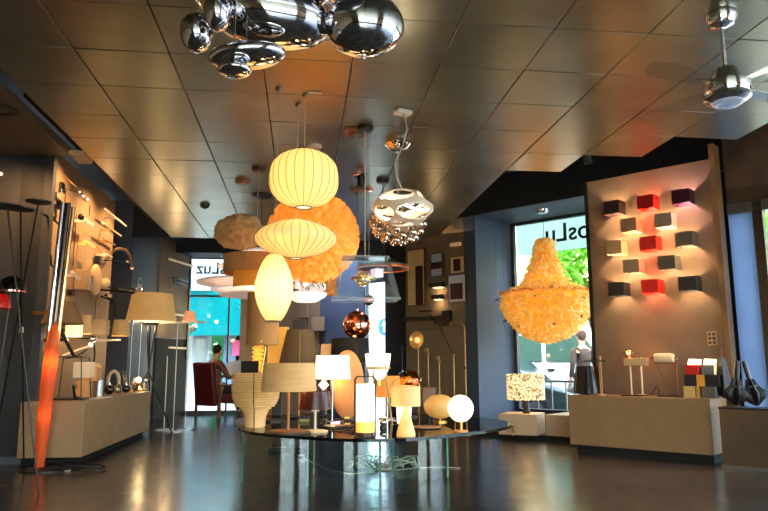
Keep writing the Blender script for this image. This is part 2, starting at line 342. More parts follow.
obj('pole',G().cyl((0,.04,0),.03,2.7),steel,t); q=P.z+.15
obj('sign_disc',G().lathe([(.0,0),(.2,0),(.2,.02),(0,.02)],28,(0,0,q),ax=Vector((0,-1,0))),mat('sign_blue',(30,110,200),.5),t)
obj('arrow',G().slab([(-.025,-.12),(.025,-.12),(.025,.03),(.08,.03),(0,.14),(-.08,.03),(-.025,.03)],-.012,Matrix.Translation((0,-.022,q))),white,t)
# van
vc=D(-6.6,12.6,-.15); van=thing('van','white van parked outside the niche window','car',vc,DA)
vw=mat('van_paint',(225,230,235),.25,coat=.6); vg=mat('van_glass',(60,90,80),.05)
obj('body',G().slab([(-1.9,.35),(2.2,.35),(2.3,.75),(1.9,1.08),(1.3,1.15),(.6,1.85),(-1.6,1.9),(-1.95,1.5)],1.7,Matrix.Translation((0,0,0))),vw,van,bev=.06)
obj('side_window',G().slab([(-1.6,1.18),(-.35,1.18),(-.35,1.72),(-1.45,1.72)],.03,Matrix.Translation((0,-.02,0))),vg,van); obj('side_window',G().slab([(-.25,1.18),(1.05,1.15),(.5,1.72),(-.25,1.72)],.03,Matrix.Translation((0,-.02,0))),vg,van)
for x in(-1.2,1.5):
    w=obj('wheel',G().lathe([(.1,-.1),(.32,-.1),(.34,-.05),(.34,.05),(.32,.1),(.1,.1)],28,(x,.03,.34),ax=Vector((0,-1,0))),mat('tyre',(20,20,20),.8),van); obj('hubcap',G().lathe([(0,.11),(.2,.1),(.22,.06)],20,(x,.03,.34),ax=Vector((0,-1,0)),cap=False),steel,w)
obj('bumper',G().box((2.25,.85,.45),(.12,1.7,.2)),black,van,bev=.02); obj('door_handle',G().box((-.15,-.02,1.02),(.16,.03,.03)),black,van); obj('headlamp',G().box((2.12,.12,.8),(.2,.2,.14)),clear,van)
car=thing('car','dark green car parked in front of the white van','car',D(-7.4,11.0,-.15),DA)
obj('body',G().slab([(-1.8,.3),(1.9,.3),(1.95,.6),(1.3,.78),(.8,.84),(.3,1.25),(-.9,1.3),(-1.5,.9),(-1.85,.8)],1.3),mat('car_paint',(50,66,70),.2,coat=.8),car,bev=.05)
obj('side_window',G().slab([(-1.25,.88),(.55,.86),(.2,1.18),(-.85,1.22)],.03,Matrix.Translation((0,-.02,0))),vg,car)
for x in(-1.2,1.2): w=obj('wheel',G().lathe([(.1,-.1),(.28,-.1),(.3,-.05),(.3,.05),(.28,.1),(.1,.1)],28,(x,.03,.3),ax=Vector((0,-1,0))),MATS['tyre'],car); obj('hubcap',G().lathe([(0,.11),(.18,.1),(.2,.06)],20,(x,.03,.3),ax=Vector((0,-1,0)),cap=False),steel,w)
g=G()
for x in range(8): g.box((-.9+x*.26,0,.42),(.02,.02,.84))
g.box((0,0,.84),(2.0,.03,.03)).box((0,0,.2),(2.0,.03,.03)); a=obj('street_railing',g,steel,loc=D(-5.2,10.4,-.15),rz=DA); tag(a,'low metal street railing outside the niche window','railing')
# ================================================================ PENDANTS
def cord(t,top,x=0,y=0,z0=0,m=None,r=.004): return obj('cord',G().tube([(x,y,z0),(x,y,top)],r,6),m or cable_w,t)
def canopy(t,top,r=.06,h=.03,m=None): return obj('canopy',G().lathe([(r,0),(r,-h*.6),(r*.8,-h),(0,-h)],28,(0,0,top)),m or white,t)
cream=mat('bubble_skin',(244,224,180),.6,e=(255,206,128),es=.44,trl=.4,var=.03)
ribm=mat('bubble_wire',(70,60,36),.6)
def bubble(px,py,Y,rx,ry,power,label,kind,nr=24):
    P=at(px,py,Y); a=mp(rx,P); b=mp(ry,P); top=CZ-P.z
    t=thing('bubble_pendant_lamp',label,'pendant lamp',P,0,'ribbed cream bubble pendants')
    pr=[]; nn=22; op=.22 if kind!='cigar' else .4
    for k in range(nn+1):
        u=-1+2*k/nn
        if kind=='ball': ang=math.asin(u*.985); pr.append((a*max(.24,(1-abs(u*.995)**2.5)**.46),b*u))
        elif kind=='saucer':
            pr.append((a*max(op*.75,(1-abs(u)**1.8)**.62),b*u))
        else: pr.append((a*(op+(1-op)*cos(u*PI/2)**.85),b*u))
    mod=lambda an,z: 1-.012*abs(sin(an*nr/2))*1
    obj('shade',G().lathe(pr,nr*4,cap=False,mod=mod),cream,t,ang=80)
    g=G()
    for k in range(nr):
        an=2*PI*k/nr+PI/nr*0; g.tube([(r*1.002*cos(an),r*1.002*sin(an),z) for r,z in pr],.0019,5)
    obj('wire_frame',g,ribm,t)
    r0,z0=pr[0]; obj('bottom_ring',G().lathe([(r0*1.02,z0-.006),(r0*1.02,z0+.006),(r0*.9,z0+.006),(r0*.9,z0-.006)],36,close=True),mat('grey_ring',(110,95,70),.5),t)
    obj('bottom_diffuser',G().lathe([(0,z0+.002),(r0*.9,z0+.002),(r0*.9,z0+.005),(0,z0+.005)],36),mat('white_disc_glow',(255,250,235),e=(255,248,230),es=1.1),t)
    obj('bulb',G().ell((0,0,z0+.10),.035,16,10),mat('bulb_glow',(255,250,230),e=(255,240,200),es=4),t)
    cord(t,top,z0=pr[-1][1],r=.0025); canopy(t,top,.022,.02,mat('olive_canopy',(130,122,100),.4,.6))
    light('POINT',(0,0,0),power,(255,215,140),.05,t)
    return t
bubble(304,179,4.9,34.5,29,3,'ribbed cream ball shaped pendant lamp, highest of the lit bubble lamps','ball')
bubble(296,239,5.1,41,19.5,2.4,'ribbed cream saucer shaped pendant lamp below the ball lamp','saucer',30)
bubble(274,288,4.8,19,33,5,'ribbed cream cigar shaped pendant lamp, lowest of the lit bubble lamps','cigar',20)
# orange flower sphere
P=at(313,237,6.1); R=mp(47,P); t=thing('flower_pendant_lamp','large round orange pendant lamp covered in fabric flowers behind the bubble lamps','pendant lamp',P)
og=mat('orange_petal',(252,206,118),.75,e=(255,176,70),es=.09,trl=.3,var=.06,vs=9)
from mathutils import kdtree
N_=120; kd=kdtree.KDTree(N_)
for k in range(N_):
    z=1-2*(k+.5)/N_; a=k*2.39996; rr=math.sqrt(1-z*z); kd.insert(Vector((rr*cos(a),rr*sin(a),z))+Vector((random.uniform(-.04,.04),random.uniform(-.04,.04),random.uniform(-.04,.04))),k)
kd.balance(); cell=math.sqrt(4*PI/N_)
def puff(v):
    v=v.normalized(); q=kd.find_n(v,2); d0=q[0][2]/(cell*.62); d1=q[1][2]/(cell*.62); e_=max(0,min(1,(d1-d0)*1.4)); 
    w=v-q[0][0]; ang=math.atan2(w.z,w.x*v.y-w.y*v.x); pet=.5+.5*abs(sin(ang*2.5+q[0][1]))
    return .78+.22*e_**.7*(.8+.2*pet)-.14*max(0,1-d0*2.6)
obj('flower_shade',G().ell((0,0,0),R,260,150,disp=puff),og,t,ang=80)
cord(t,CZ-P.z,z0=R*.9,m=cable_m); canopy(t,CZ-P.z,.07)
light('POINT',(0,0,0),6,(255,205,145),.1,t)
# extra warm bulb leaking from sphere handled by the inner light
# crumpled beige pendant
P=at(241,234,7.4); t=thing('paper_pendant_lamp','unlit beige crumpled paper pendant lamp left of the orange flower sphere','pendant lamp',P)
a=mp(27,P); bz=mp(18,P)
def cr(v): 
    c=noise.cell_vector(v*3.2); return .93+.14*noise.noise(v*1.7)+.10*noise.noise(v*5)+.05*noise.noise(v*13)
def dsp(v):
    return cr(v)*(1.0 if v.z>-.2 else 1-.25*(abs(v.z)-.2))
obj('paper_shade',G().ell((0,0,0),(a,a,bz*1.15),56,36,disp=dsp),mat('crumpled_paper',(214,178,124),.85,bump=.5,bs=22,two=(180,142,94),vs=9,e=(255,190,110),es=.05),t,ang=25)  # faint glow put into the paper colour, the lamp itself is off
cord(t,CZ-P.z,z0=bz*.9); canopy(t,CZ-P.z,.08,.04,mat('brass_canopy',(150,104,60),.35,.8))
# double drum pendant
P=at(256,265,6.9); t=thing('drum_pendant_lamp','double drum pendant lamp, wide tan ring around an orange pleated cylinder','pendant lamp',P)
rr=mp(32,P); hh=mp(9,P); tan=mat('tan_fabric',(206,160,104),.85,bump=.1,bs=300)
obj('outer_shade',G().shade(rr,rr,-hh,hh,.004,64),tan,t)
r2=mp(22,P); obj('inner_shade',G().shade(r2,r2,-mp(23,P),-hh*.3,.004,120,mod=lambda an,z:1-.012*(.5+.5*cos(an*60))),mat('orange_pleats',(245,176,76),.8,e=(255,140,30),es=.18,var=.1),t)
obj('diffuser',G().lathe([(0,-mp(23,P)-.004),(r2*.98,-mp(23,P)-.004),(r2*.98,-mp(22.4,P)),(0,-mp(22.4,P))],48),mat('opal_disc',(255,240,215),.5,e=(255,225,180),es=1.1),t)
obj('stem',G().cyl((0,0,hh*.2),.028,mp(11,P)),mat('dark_wood_stem',(96,50,24),.5),t); cord(t,CZ-P.z,z0=mp(17,P)); canopy(t,CZ-P.z,.07,.035,mat('brown_canopy',(90,60,40),.4,.5)); light('POINT',(0,0,-mp(25,P)),4,parent=t)
# louvred paper pendant behind
P=at(260,277,8.0); t=thing('louvre_pendant_lamp','wide pendant lamp of stacked pale pink and white blades behind the drum pendant','pendant lamp',P)
pink=mat('blush_blade',(240,205,185),.5,e=(255,225,205),es=.25,var=.1); 
g=G()
for k,(w,zz) in enumerate([(20,25),(34,19),(42,10),(62,-6),(48,-13),(40,-18)]):
    r=mp(w,P); z=mp(zz,P); g=G().lathe([(r*.25,z+.05),(r*.6,z+.035),(r,z),(r*.985,z-.012),(r*.58,z+.02),(r*.24,z+.035)],64,close=True); obj('blade',g,pink if k%2 else mat('white_blade',(246,240,230),.45,e=(255,245,235),es=.35),t)
cord(t,CZ-P.z,z0=.1,m=cable_m); canopy(t,CZ-P.z,.12,.04,black)
# mirrored bowl pendant right of cigar
P=at(306,290,6.6); t=thing('mirror_pendant_lamp','pendant lamp with white dish underside and mirrored petals beside the cigar bubble lamp','pendant lamp',P)
rd=mp(21,P); wl=mat('white_glow_dish',(252,248,240),.3,e=(255,250,240),es=.75)
obj('dish',G().lathe([(0,-mp(13,P)),(rd*.5,-mp(12,P)),(rd*.9,-mp(7,P)),(rd,-mp(4,P)),(rd*.97,-mp(3.4,P)),(rd*.5,-mp(6,P)),(0,-mp(6.5,P))],48),wl,t)
for k in range(7):
    a=2*PI*k/7; c=Vector((cos(a),sin(a),0))*rd*.62; obj('mirror_petal',G().ell((0,0,0),(rd*.35,.012,mp(7,P)),20,10,M=Matrix.Rotation(a,3,'Z')@Matrix.Rotation(.5,3,'X')),chrome,t,loc=c+Vector((0,0,mp(2,P))))
obj('upper_disc',G().lathe([(0,mp(8,P)),(rd*.55,mp(7,P)),(rd*.5,mp(5.5,P)),(0,mp(6,P))],36),wl,t)
obj('side_arm',G().tube([(rd,0,-mp(3,P)),(rd+mp(12,P),-.02,mp(4,P)),(rd+mp(14,P),-.02,mp(18,P))],.005,6),brass,t); cord(t,CZ-P.z,z0=mp(8,P)); canopy(t,CZ-P.z,.06)
# pleated translucent hanging
P=at(327,283,6.7); a=obj('gauze_pendant',G().lathe([(mp(5,P),mp(16,P)),(mp(9,P),mp(6,P)),(mp(11,P),-mp(12,P)),(mp(10,P),-mp(12,P)),(mp(8,P),mp(6,P)),(mp(4,P),mp(15.5,P))],40,close=True,mod=lambda an,z:1-.1*abs(sin(an*6))),mat('gauze',(215,165,95),.7,trl=.5,e=(255,180,80),es=.12),loc=P); tag(a,'gathered amber gauze pendant shade between mirrored lamp and clear acrylic lamp','pendant lamp')
cord(a,CZ-P.z,z0=mp(15,P)); canopy(a,CZ-P.z,.05)
# clear acrylic pyramid pendant
P=at(365,279,5.55); t=thing('acrylic_pendant_lamp','large clear acrylic tapered shade pendant lamp with silvered bulb','pendant lamp',P)
w1,w2,h=mp(23,P),mp(33,P),mp(21,P); tk=.006
def frus(a,b,h): return [(-a,-a*.6,h),(a,-a*.6,h),(a,a*.6,h),(-a,a*.6,h)],[(-b,-b*.6,-h),(b,-b*.6,-h),(b,b*.6,-h),(-b,b*.6,-h)]
T_,B_=frus(w1,w2,h); T2,B2=frus(w1-tk,w2-tk,h-tk)
obj('clear_shade',G().add(T_+B_+T2+B2,[(0,1,2,3),(0,4,5,1),(1,5,6,2),(2,6,7,3),(3,7,4,0),(8,11,10,9),(8,9,13,12),(9,10,14,13),(10,11,15,14),(11,8,12,15),(4,12,13,5),(5,13,14,6),(6,14,15,7),(7,15,12,4)]),acryl,t,smooth=False)
obj('edge_trim',G().tube([Vector(v) for v in T_],.006,6,closed=True).tube([Vector(v) for v in B_],.006,6,closed=True),mat('acrylic_edge',(190,205,210),.15,tr=.5),t)
obj('silver_bulb',G().ell((-mp(2,P),0,0),mp(8,P),24,14),mat('silvered_glass',(240,225,190),.08,.85,e=(255,220,150),es=.1),t); obj('bulb_ring',G().lathe([(mp(11,P),-.006),(mp(12.5,P),-.006),(mp(12.5,P),.008),(mp(11,P),.008)],32,(-mp(2,P),0,0),close=True),brass,t)
obj('socket_block',G().box((mp(12,P),0,mp(6,P)),(mp(9,P),mp(9,P),mp(8,P)),.5),mat('lit_prism',(250,235,255),.2,e=(245,225,255),es=.7),t)
cord(t,CZ-P.z,z0=h); canopy(t,CZ-P.z,.07,.04,black)
# woven white oval pendant
P=at(403,208,5.1); a=mp(30.5,P); bz=mp(18.5,P); t=thing('loop_pendant_lamp','white open loop oval pendant lamp hanging left of the paintings','pendant lamp',P)
wg=mat('loop_white',(216,198,176),.3,e=(255,225,185),es=.08)
def el(th,ph): return Vector((a*cos(ph)*cos(th),a*cos(ph)*sin(th),bz*sin(ph)))
M_=72
def hole(th,ph):
    if abs(ph)>1.2: return True
    c=.52 if ph>0 else -.52; o=.35 if ph<0 else .35+PI/4
    d=((th-o+PI/4)%(PI/2))-PI/4
    return (d/.73)**2+((ph-c)/.43)**2<1
g=G(); NT,NP=160,64; vs=[]; fs=[]
for sc in(1,.93):
    for i in range(NP+1):
        for k in range(NT): vs.append(el(2*PI*k/NT,-PI/2+PI*i/NP)*sc)
off=(NP+1)*NT; keep=lambda i,k: 0<=i<NP and not hole(2*PI*(k+.5)/NT,-PI/2+PI*(i+.5)/NP)
for i in range(NP):
    for k in range(NT):
        l=(k+1)%NT
        if not keep(i,k): continue
        a_,b_,c_,d_=i*NT+k,i*NT+l,(i+1)*NT+l,(i+1)*NT+k; fs.append((a_,b_,c_,d_)); fs.append((a_+off,d_+off,c_+off,b_+off))
        for (nk,e0,e1) in(((i-1,k),a_,b_),((i+1,k),c_,d_),((i,(k+1)%NT),b_,c_),((i,(k-1)%NT),d_,a_)):
            if not keep(*nk): fs.append((e0,e0+off,e1+off,e1))
obj('loop_shell',g.add(vs,fs),wg,t,ang=60)
obj('light_strip',G().tube([el(2*PI*k/M_,.42*sin(2*2*PI*k/M_+.6))*.93 for k in range(M_)],.012,8,closed=True),mat('strip_glow',(255,255,250),e=(255,240,220),es=2.2),t)
obj('cord',G().tube([(0,0,bz),(-.05,.0,bz+.1),(-.06,0,bz+.22),(0,0,bz+.36),(.04,0,bz+.5),(.0,0,CZ-P.z)],.006,8),cable_w,t)
c=fl(403,110,CZ); obj('canopy',G().box((c.x-P.x,c.y-P.y,CZ-P.z-.02),(.14,.1,.04),.4),white,t,bev=.015)
light('POINT',(0,0,0),1.5,(255,235,210),.05,t)
# chrome bubble cluster
P=at(398,222,5.9); R=mp(25,P); t=thing('chrome_ball_pendant','cluster pendant lamp of small chrome balls behind the white loop lamp','pendant lamp',P)
sil=mat('chrome_warm',(215,200,185),.08,1,var=.02); pr_=None
import itertools
for k in range(64):
    z=1-2*(k+.5)/64; an=k*2.39996; r=math.sqrt(1-z*z); q=Vector((r*cos(an)*R,r*sin(an)*R,z*R*.82-.0))
    if pr_ is None: pr_=obj('ball',G().ell((0,0,0),mp(4.2,P),14,9),sil,t,loc=q)
    else: c=pr_.copy(); COL.objects.link(c); c.location=q
obj('core',G().ell((0,0,0),R*.55,20,12),mat('cluster_core',(120,100,80),.3,.8,e=(255,210,150),es=.25),t)
obj('stem',G().tube([(0,0,R*.5),(0,0,CZ-P.z)],.006,8),chrome,t); obj('canopy',G().lathe([(.11,0),(.12,-.03),(.09,-.07),(.03,-.1),(0,-.1)],32,(0,0,CZ-P.z)),chrome,t)
# flat black cone, copper under
P=at(383,266,7.2); t=thing('cone_pendant_lamp','wide flat black cone pendant lamp with a copper underside near the black column','pendant lamp',P)
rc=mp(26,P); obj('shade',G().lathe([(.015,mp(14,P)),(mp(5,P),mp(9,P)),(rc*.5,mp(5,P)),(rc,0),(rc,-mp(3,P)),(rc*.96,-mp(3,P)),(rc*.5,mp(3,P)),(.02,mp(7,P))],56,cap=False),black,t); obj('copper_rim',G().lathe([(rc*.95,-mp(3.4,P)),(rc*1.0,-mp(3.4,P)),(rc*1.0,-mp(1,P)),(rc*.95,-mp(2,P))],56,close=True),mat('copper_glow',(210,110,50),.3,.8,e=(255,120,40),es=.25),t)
cord(t,CZ-P.z,z0=mp(14,P),m=cable_m); canopy(t,CZ-P.z,.07,.04,black); light('POINT',(0,0,-.02),3,parent=t)
def coppers(px,py,Y,r,label):
    P=at(px,py,Y); R=mp(r,P); t=thing('copper_ball_pendant',label,'pendant lamp',P,0,'mirrored copper ball pendants')
    obj('globe',G().ell((0,0,0),R,40,24),copper,t); obj('neck',G().cyl((0,0,R*.97),R*.12,R*.15),copper,t); cord(t,CZ-P.z,z0=R,m=cable_m if r>9 else cable_w,r=.003); canopy(t,CZ-P.z,.05,.03,copper)
coppers(357,325,7.0,14.2,'large mirrored copper ball pendant hanging above the black drum shade')
coppers(369,300,7.6,5.6,'small mirrored copper ball pendant above and right of the large copper ball')
# black track spot hanging
P=at(361,178,7.0); t=thing('hanging_spotlight','small black spotlight on a rod hanging above the orange flower sphere','spotlight',P)
obj('body',G().lathe([(0,-.1),(.035,-.09),(.045,.0),(.03,.08),(0,.09)],20),black,t); obj('bracket',G().box((0,0,.05),(.13,.03,.02)),black,t); obj('rod',G().tube([(0,0,.08),(0,0,CZ-P.z)],.008,8),black,t)
t=thing('hanging_spotlight','dark pear shaped spotlight under the ceiling above the paper pendant','spotlight',at(205,200,8.6)); P=Vector(t.location)
obj('body',G().lathe([(0,-.12),(.05,-.1),(.075,-.02),(.05,.06),(0,.08)],20),black,t); obj('rod',G().tube([(0,0,.06),(0,0,CZ-P.z)],.008,8),black,t)
# ceiling bits
P=fl(356,131,CZ); t=thing('ceiling_speaker','square brass ceiling plate with a round middle above the ball lamp','ceiling plate',P); obj('plate',G().box((0,0,-.012),(.2,.2,.024)),mat('brass_canopy2',(150,90,60),.4,.6),t,bev=.004); obj('centre_cap',G().cyl((0,0,-.035),.05,.02),brass,t)
P=fl(357,190,CZ); t=thing('ceiling_rose','small tan round ceiling rose below the square brass plate','ceiling plate',P); obj('disc',G().cyl((0,0,-.03),.08,.03),mat('tan_canopy',(150,120,90),.5),t); obj('nipple',G().cyl((0,0,-.05),.015,.02),brass,t)
P=fl(315,92,CZ); a=obj('ceiling_strip',G().box((0,0,-.004),(.1,.014,.01)),white,loc=P); tag(a,'tiny white strip fitting on the ceiling above the ball lamp','ceiling fitting')
# mercury blobs
P=at(285,25,3.55); t=thing('chrome_blob_ceiling_lamp','large ceiling lamp of polished chrome pebbles, cut by the top edge of the photo','ceiling lamp',(P.x,P.y,CZ))
def blob(px,py,rx,ry,Y,rot=0,rd=None):
    Q=at(px,py,Y)-Vector((P.x,P.y,CZ)); a=mp(rx,at(px,py,Y)); b=mp(ry,at(px,py,Y)); d=rd or (a+b)/2
    o=obj('pebble',G().ell((0,0,0),(a,d,b),48,30,M=Matrix.Rotation(rot,3,'Y'),disp=lambda v:1+.05*v.x+.04*noise.noise(v*1.3)),mat('mirror_chrome',(215,215,218),.03,1,var=.01),t); o.location=Q
    obj('suspension_wire',G().tube([(Q.x,Q.y,Q.z),(Q.x,Q.y,0)],.002,5),steel,t)
blob(196,33,16.5,20,3.5); blob(268,16,62,32,3.55,.12,.2); blob(217,12,14,20,3.35); blob(246,56,39,12,3.4,-.14,.13); blob(234,70,17,7,3.35,0,.08); blob(363,26,40,32,3.5,-.1,.18)
obj('ceiling_disc',G().lathe([(0,0),(.5,0),(.5,-.02),(.45,-.035),(0,-.035)],56),chrome,t)
# chrome ceiling fan
P=fl(720,14,CZ); t=thing('ceiling_fan','polished chrome ceiling fan with clear blades at upper right','ceiling fan',(P.x,P.y,CZ))
Q=dep_z=at(727,92,P.y).z-CZ
obj('canopy',G().lathe([(.085,0),(.09,-.03),(.07,-.07),(.02,-.09),(0,-.09)],36),chrome,t); obj('downrod',G().tube([(0,0,-.08),(0,0,Q+.1)],.013,12),chrome,t)
obj('motor',G().lathe([(.02,Q+.16),(.07,Q+.13),(.09,Q+.07),(.125,Q+.05),(.13,Q-.0),(.12,Q-.02),(.125,Q-.04),(.1,Q-.06),(.02,Q-.07),(0,Q-.07)],40),chrome,t)
obj('light_lens',G().ell((0,0,Q-.06),(.085,.085,.035),28,12),mat('lens_glass',(220,230,255),.05,tr=.7,e=(200,220,255),es=.1),t)
for k in range(4):
    a=2*PI*k/4+.35; Mx=Matrix.Rotation(a,3,'Z')@Matrix.Rotation(.15,3,'X'); g=G(); pts=[(.14,-.03),(.25,-.06),(.55,-.075),(.62,-.03),(.62,.04),(.5,.07),(.25,.05),(.14,.03)]
    g.add([Mx@Vector((x,y,z))+Vector((0,0,Q+.03)) for z in(0,.006) for x,y in pts],[tuple(range(8))[::-1],tuple(range(8,16))]+[(i,(i+1)%8,(i+1)%8+8,i+8) for i in range(8)]); obj('blade',g,glass('blade_acrylic',(250,252,255),.6,.05),t,smooth=False)
# feather lamp in niche
P=pn(546,290,8.75); t=thing('feather_pendant_lamp','huge bell shaped yellow feather pendant lamp in the window niche','pendant lamp',P)
k_=mp(1,P); prof=[(7,52),(8,44),(10,34),(13,24),(17,15),(23,7),(31,0),(40,-5),(41,-14),(36,-26),(28,-36),(17,-44),(3,-48)]
fy=mat('yellow_feather',(240,216,122),.7,e=(255,216,100),es=.2,trl=.4,var=.1,two=(240,180,80),vs=14)
def ipol(u):
    x=u*(len(prof)-1); i=min(int(x),len(prof)-2); f=x-i; return [prof[i][j]*(1-f)+prof[i+1][j]*f for j in(0,1)],i
g=G(); g2=G(); g3=G()
seg=[math.dist(prof[i],prof[i+1])*(prof[i][0]+prof[i+1][0]) for i in range(len(prof)-1)]; tot=sum(seg)
for q in range(6500):
    x=random.uniform(0,tot); i=0
    while x>seg[i]: x-=seg[i]; i+=1
    f=x/seg[i]; r=prof[i][0]*(1-f)+prof[i+1][0]*f; z=prof[i][1]*(1-f)+prof[i+1][1]*f; a=random.uniform(0,2*PI)
    dr,dz=prof[i+1][0]-prof[i][0],prof[i+1][1]-prof[i][1]; n2=Vector((-dz,dr)).normalized(); nn=Vector((n2.x*cos(a),n2.x*sin(a),n2.y))
    c=Vector((r*cos(a),r*sin(a),z))*k_; tdir=Vector((random.gauss(0,.5),random.gauss(0,.5),-1 if z>-8 else -.3)); d=(nn*random.uniform(.5,1.1)*(1 if z<2 else .35)+tdir.normalized()*.8).normalized()
    l=random.uniform(4,7.5)*k_; w=l*.2; s_=d.cross(Vector((random.gauss(0,1),random.gauss(0,1),random.gauss(0,1)))).normalized(); cu=nn*l*.15
    vs=[c-s_*w*.3,c+s_*w*.3,c+d*l*.5+s_*w+cu,c+d*l*.5-s_*w+cu,c+d*l]
    (g2 if q%130==0 else g3 if q%3==0 else g).add(vs,[(0,1,2,3),(3,2,4)])
obj('feathers',g,fy,t,smooth=False); obj('pale_feathers',g3,mat('pale_feather',(255,240,190),.7,e=(255,225,140),es=.24,trl=.4),t,smooth=False); obj('stray_dark_feathers',g2,mat('dark_feather',(40,30,25),.8),t,smooth=False)['kind']='stuff'
obj('inner_shade',G().lathe([(r*.93*k_,z*k_) for r,z in prof],48,cap=False),mat('feather_core',(240,180,60),.8,e=(255,180,50),es=.15,trl=.3),t)
g=G()
for q in range(150):
    a=2*PI*q/150; rr=41*k_; c=Vector((rr*cos(a),rr*sin(a),-3*k_)); d=Vector((cos(a),sin(a),random.uniform(-.3,.4))).normalized(); s_=Vector((-sin(a),cos(a),random.uniform(-.6,.6))).normalized(); l=random.uniform(4,8)*k_
    g.add([c-s_*.004,c+s_*.004,c+d*l*.5+s_*l*.2,c+d*l*.5-s_*l*.2,c+d*l],[(0,1,2,3),(3,2,4)])
obj('rim_feathers',g,mat('tan_feather',(215,140,60),.8,e=(255,140,40),es=.12,trl=.3),t,smooth=False)
cord(t,3.2-P.z,z0=52*k_,m=cable_m); obj('ceiling_rose',G().lathe([(.09,0),(.09,-.02),(.07,-.055),(.02,-.07),(0,-.07)],32,(0,0,3.2-P.z)),chrome,t); light('POINT',(0,0,-10*k_),11,(255,235,175),.15,t)
for (px,py,dx,lb) in [(505,321,.0,'tiny black fly shaped ornament left of the feather lamp, lower one'),(497,300,.1,'tiny black fly shaped ornament left of the feather lamp, upper one'),(514,291,.0,'tiny black fly shaped ornament nearest the feather lamp rim')]:
    Q=pn(px,py,8.5); a=obj('hanging_ornament',G().slab([(-.035,0),(0,.012),(.035,.03),(.03,.0),(.0,-.012),(-.03,-.02)],.01).tube([(0,.004,0),(0,.004,3.2-Q.z)],.0008,4),black,loc=Q); tag(a,lb,'ornament')
# ================================================================ GLASS TABLE
TZ=.45
tg=glass('table_glass',(150,205,190),1.2); edge=mat('glass_edge',(70,140,125),.15,e=(60,150,130),es=.05)  # faint glow put into the leg edges so the glass shows
out=[(-.44,5.62),(-.2,5.28),(.03,5.07),(.37,4.86),(.74,4.86),(1.0,5.0),(1.38,5.28),(1.7,5.62),(1.86,6.05),(1.75,6.6),(1.35,7.15),(.8,7.45),(.2,7.5),(-.35,7.3),(-.62,6.9),(-.58,6.3)]
def smooth2(p,n=4):
    r=[]; m=len(p)
    for i in range(m):
        a,b,c,d=[Vector(p[(i+k)%m]) for k in(-1,0,1,2)]
        for q in range(n):
            t=q/n; r.append(tuple(.5*((2*b)+(c-a)*t+(2*a-5*b+4*c-d)*t*t+(3*b-a-3*c+d)*t**3)))
    return r
so=smooth2(out)
t=thing('glass_table','large low dark glass display table on curved glass legs crowded with lamps','table',(0,0,0))
topm=glass('smoked_glass',(96,112,112),2.6,.03)
obj('table_top',G().prism(so,TZ-.022,TZ-.001),topm,t,smooth=False)
g=G(); n=len(so); g.add([(x,y,z) for z in(TZ-.023,TZ) for x,y in so]+[(x*.997+.002,y*.999+.003,z) for z in(TZ-.023,TZ) for x,y in so],[(i,(i+1)%n,(i+1)%n+n,i+n) for i in range(n)]); obj('edge_band',g,mat('dark_glass_edge',(12,26,26),.1,coat=.5),t)
def leg(cx,cy,r,a0,a1,lab=None):
    g=G(); n=14; pi=[];po=[]
    for k in range(n+1):
        a=math.radians(a0+(a1-a0)*k/n); pi.append((cx+r*cos(a),cy+r*sin(a))); po.append((cx+(r+.012)*cos(a),cy+(r+.012)*sin(a)))
    g.prism(pi+po[::-1],.002,TZ-.024); o=obj('leg',g,glass('leg_glass',(232,245,242),1.5),t,ang=50)
    for p in(pi[0],pi[-1]): obj('leg_edge',G().box((p[0],p[1],(TZ-.024)/2+.001),(.016,.016,TZ-.03)),edge,o)
leg(-.12,5.95,.36,175,300); leg(.42,6.35,.3,190,350); leg(1.05,6.1,.24,180,340)
def tp(px,py): return fl(px,py,TZ)
def tl(name,label,cat,px,Y,group=None):
    P=at(px,400,Y); P=Vector((P.x,P.y,TZ)); 
    for _ in range(3):
        pass
    return thing(name,label,cat,P,0,group),P
def zat(P,py): # height above P.z where a vertical at P shows at pixel row py
    lo,hi=-1.,4.
    for _ in range(40):
        m=(lo+hi)/2; q=Vector((P[0],P[1],m))-EYE; y=255.5-FPX*q.dot(U_)/q.dot(W_)
        if y>py: lo=m
        else: hi=m
    return (lo+hi)/2-P[2]
def shape(P,rows,flip=False): # rows of (half width px, py) -> profile (r,z)
    return [(max(mp(w,P),0.0005),zat(P,y)) for w,y in rows]
def base(t,P,r,m=None,h=.015): return obj('base',G().lathe([(r,0),(r,h*.7),(r*.9,h),(0,h)],40),m or black,t)
def pole(t,z0,z1,r=.008,m=None,n='stem'): return obj(n,G().cyl((0,0,z0),r,z1-z0,16),m or brass,t)
def bulb(t,z,pw,c=(255,200,130),r=.03): 
    light('POINT',(0,0,z),pw*1.5,c,.046,t); return obj('bulb',G().ell((0,0,z),(r,r,r*1.3),14,10),mat('bulb_glow2',(255,240,210),e=(255,225,170),es=3),t)
fab=lambda n,c,e=None,es=0,**k: mat(n,c,.85,e=e,es=es,bump=.08,bs=250,**k)
# a tall tan cylinder
t,P=tl('tall_table_lamp','tall unlit tan cylinder shade lamp left of the cigar bubble lamp','table lamp',261,6.5)
z0,z1=zat(P,345),zat(P,293); r=mp(16.3,P); obj('shade',G().shade(r,r,z0,z1,seg=56),fab('tan_linen',(176,132,84),(150,90,40),.05),t); obj('stem',G().tube([(0,0,0),(-.02,0,z0*.5),(0.03,0,z0*.95),(0,0,z0+.05)],.009,8),brass,t); base(t,P,.1); obj('spider',G().box((0,0,z0+.03),(r*2,.01,.008)).box((0,0,z0+.03),(.01,r*2,.008)),brass,t)  # slight glow put into the linen, no bulb inside
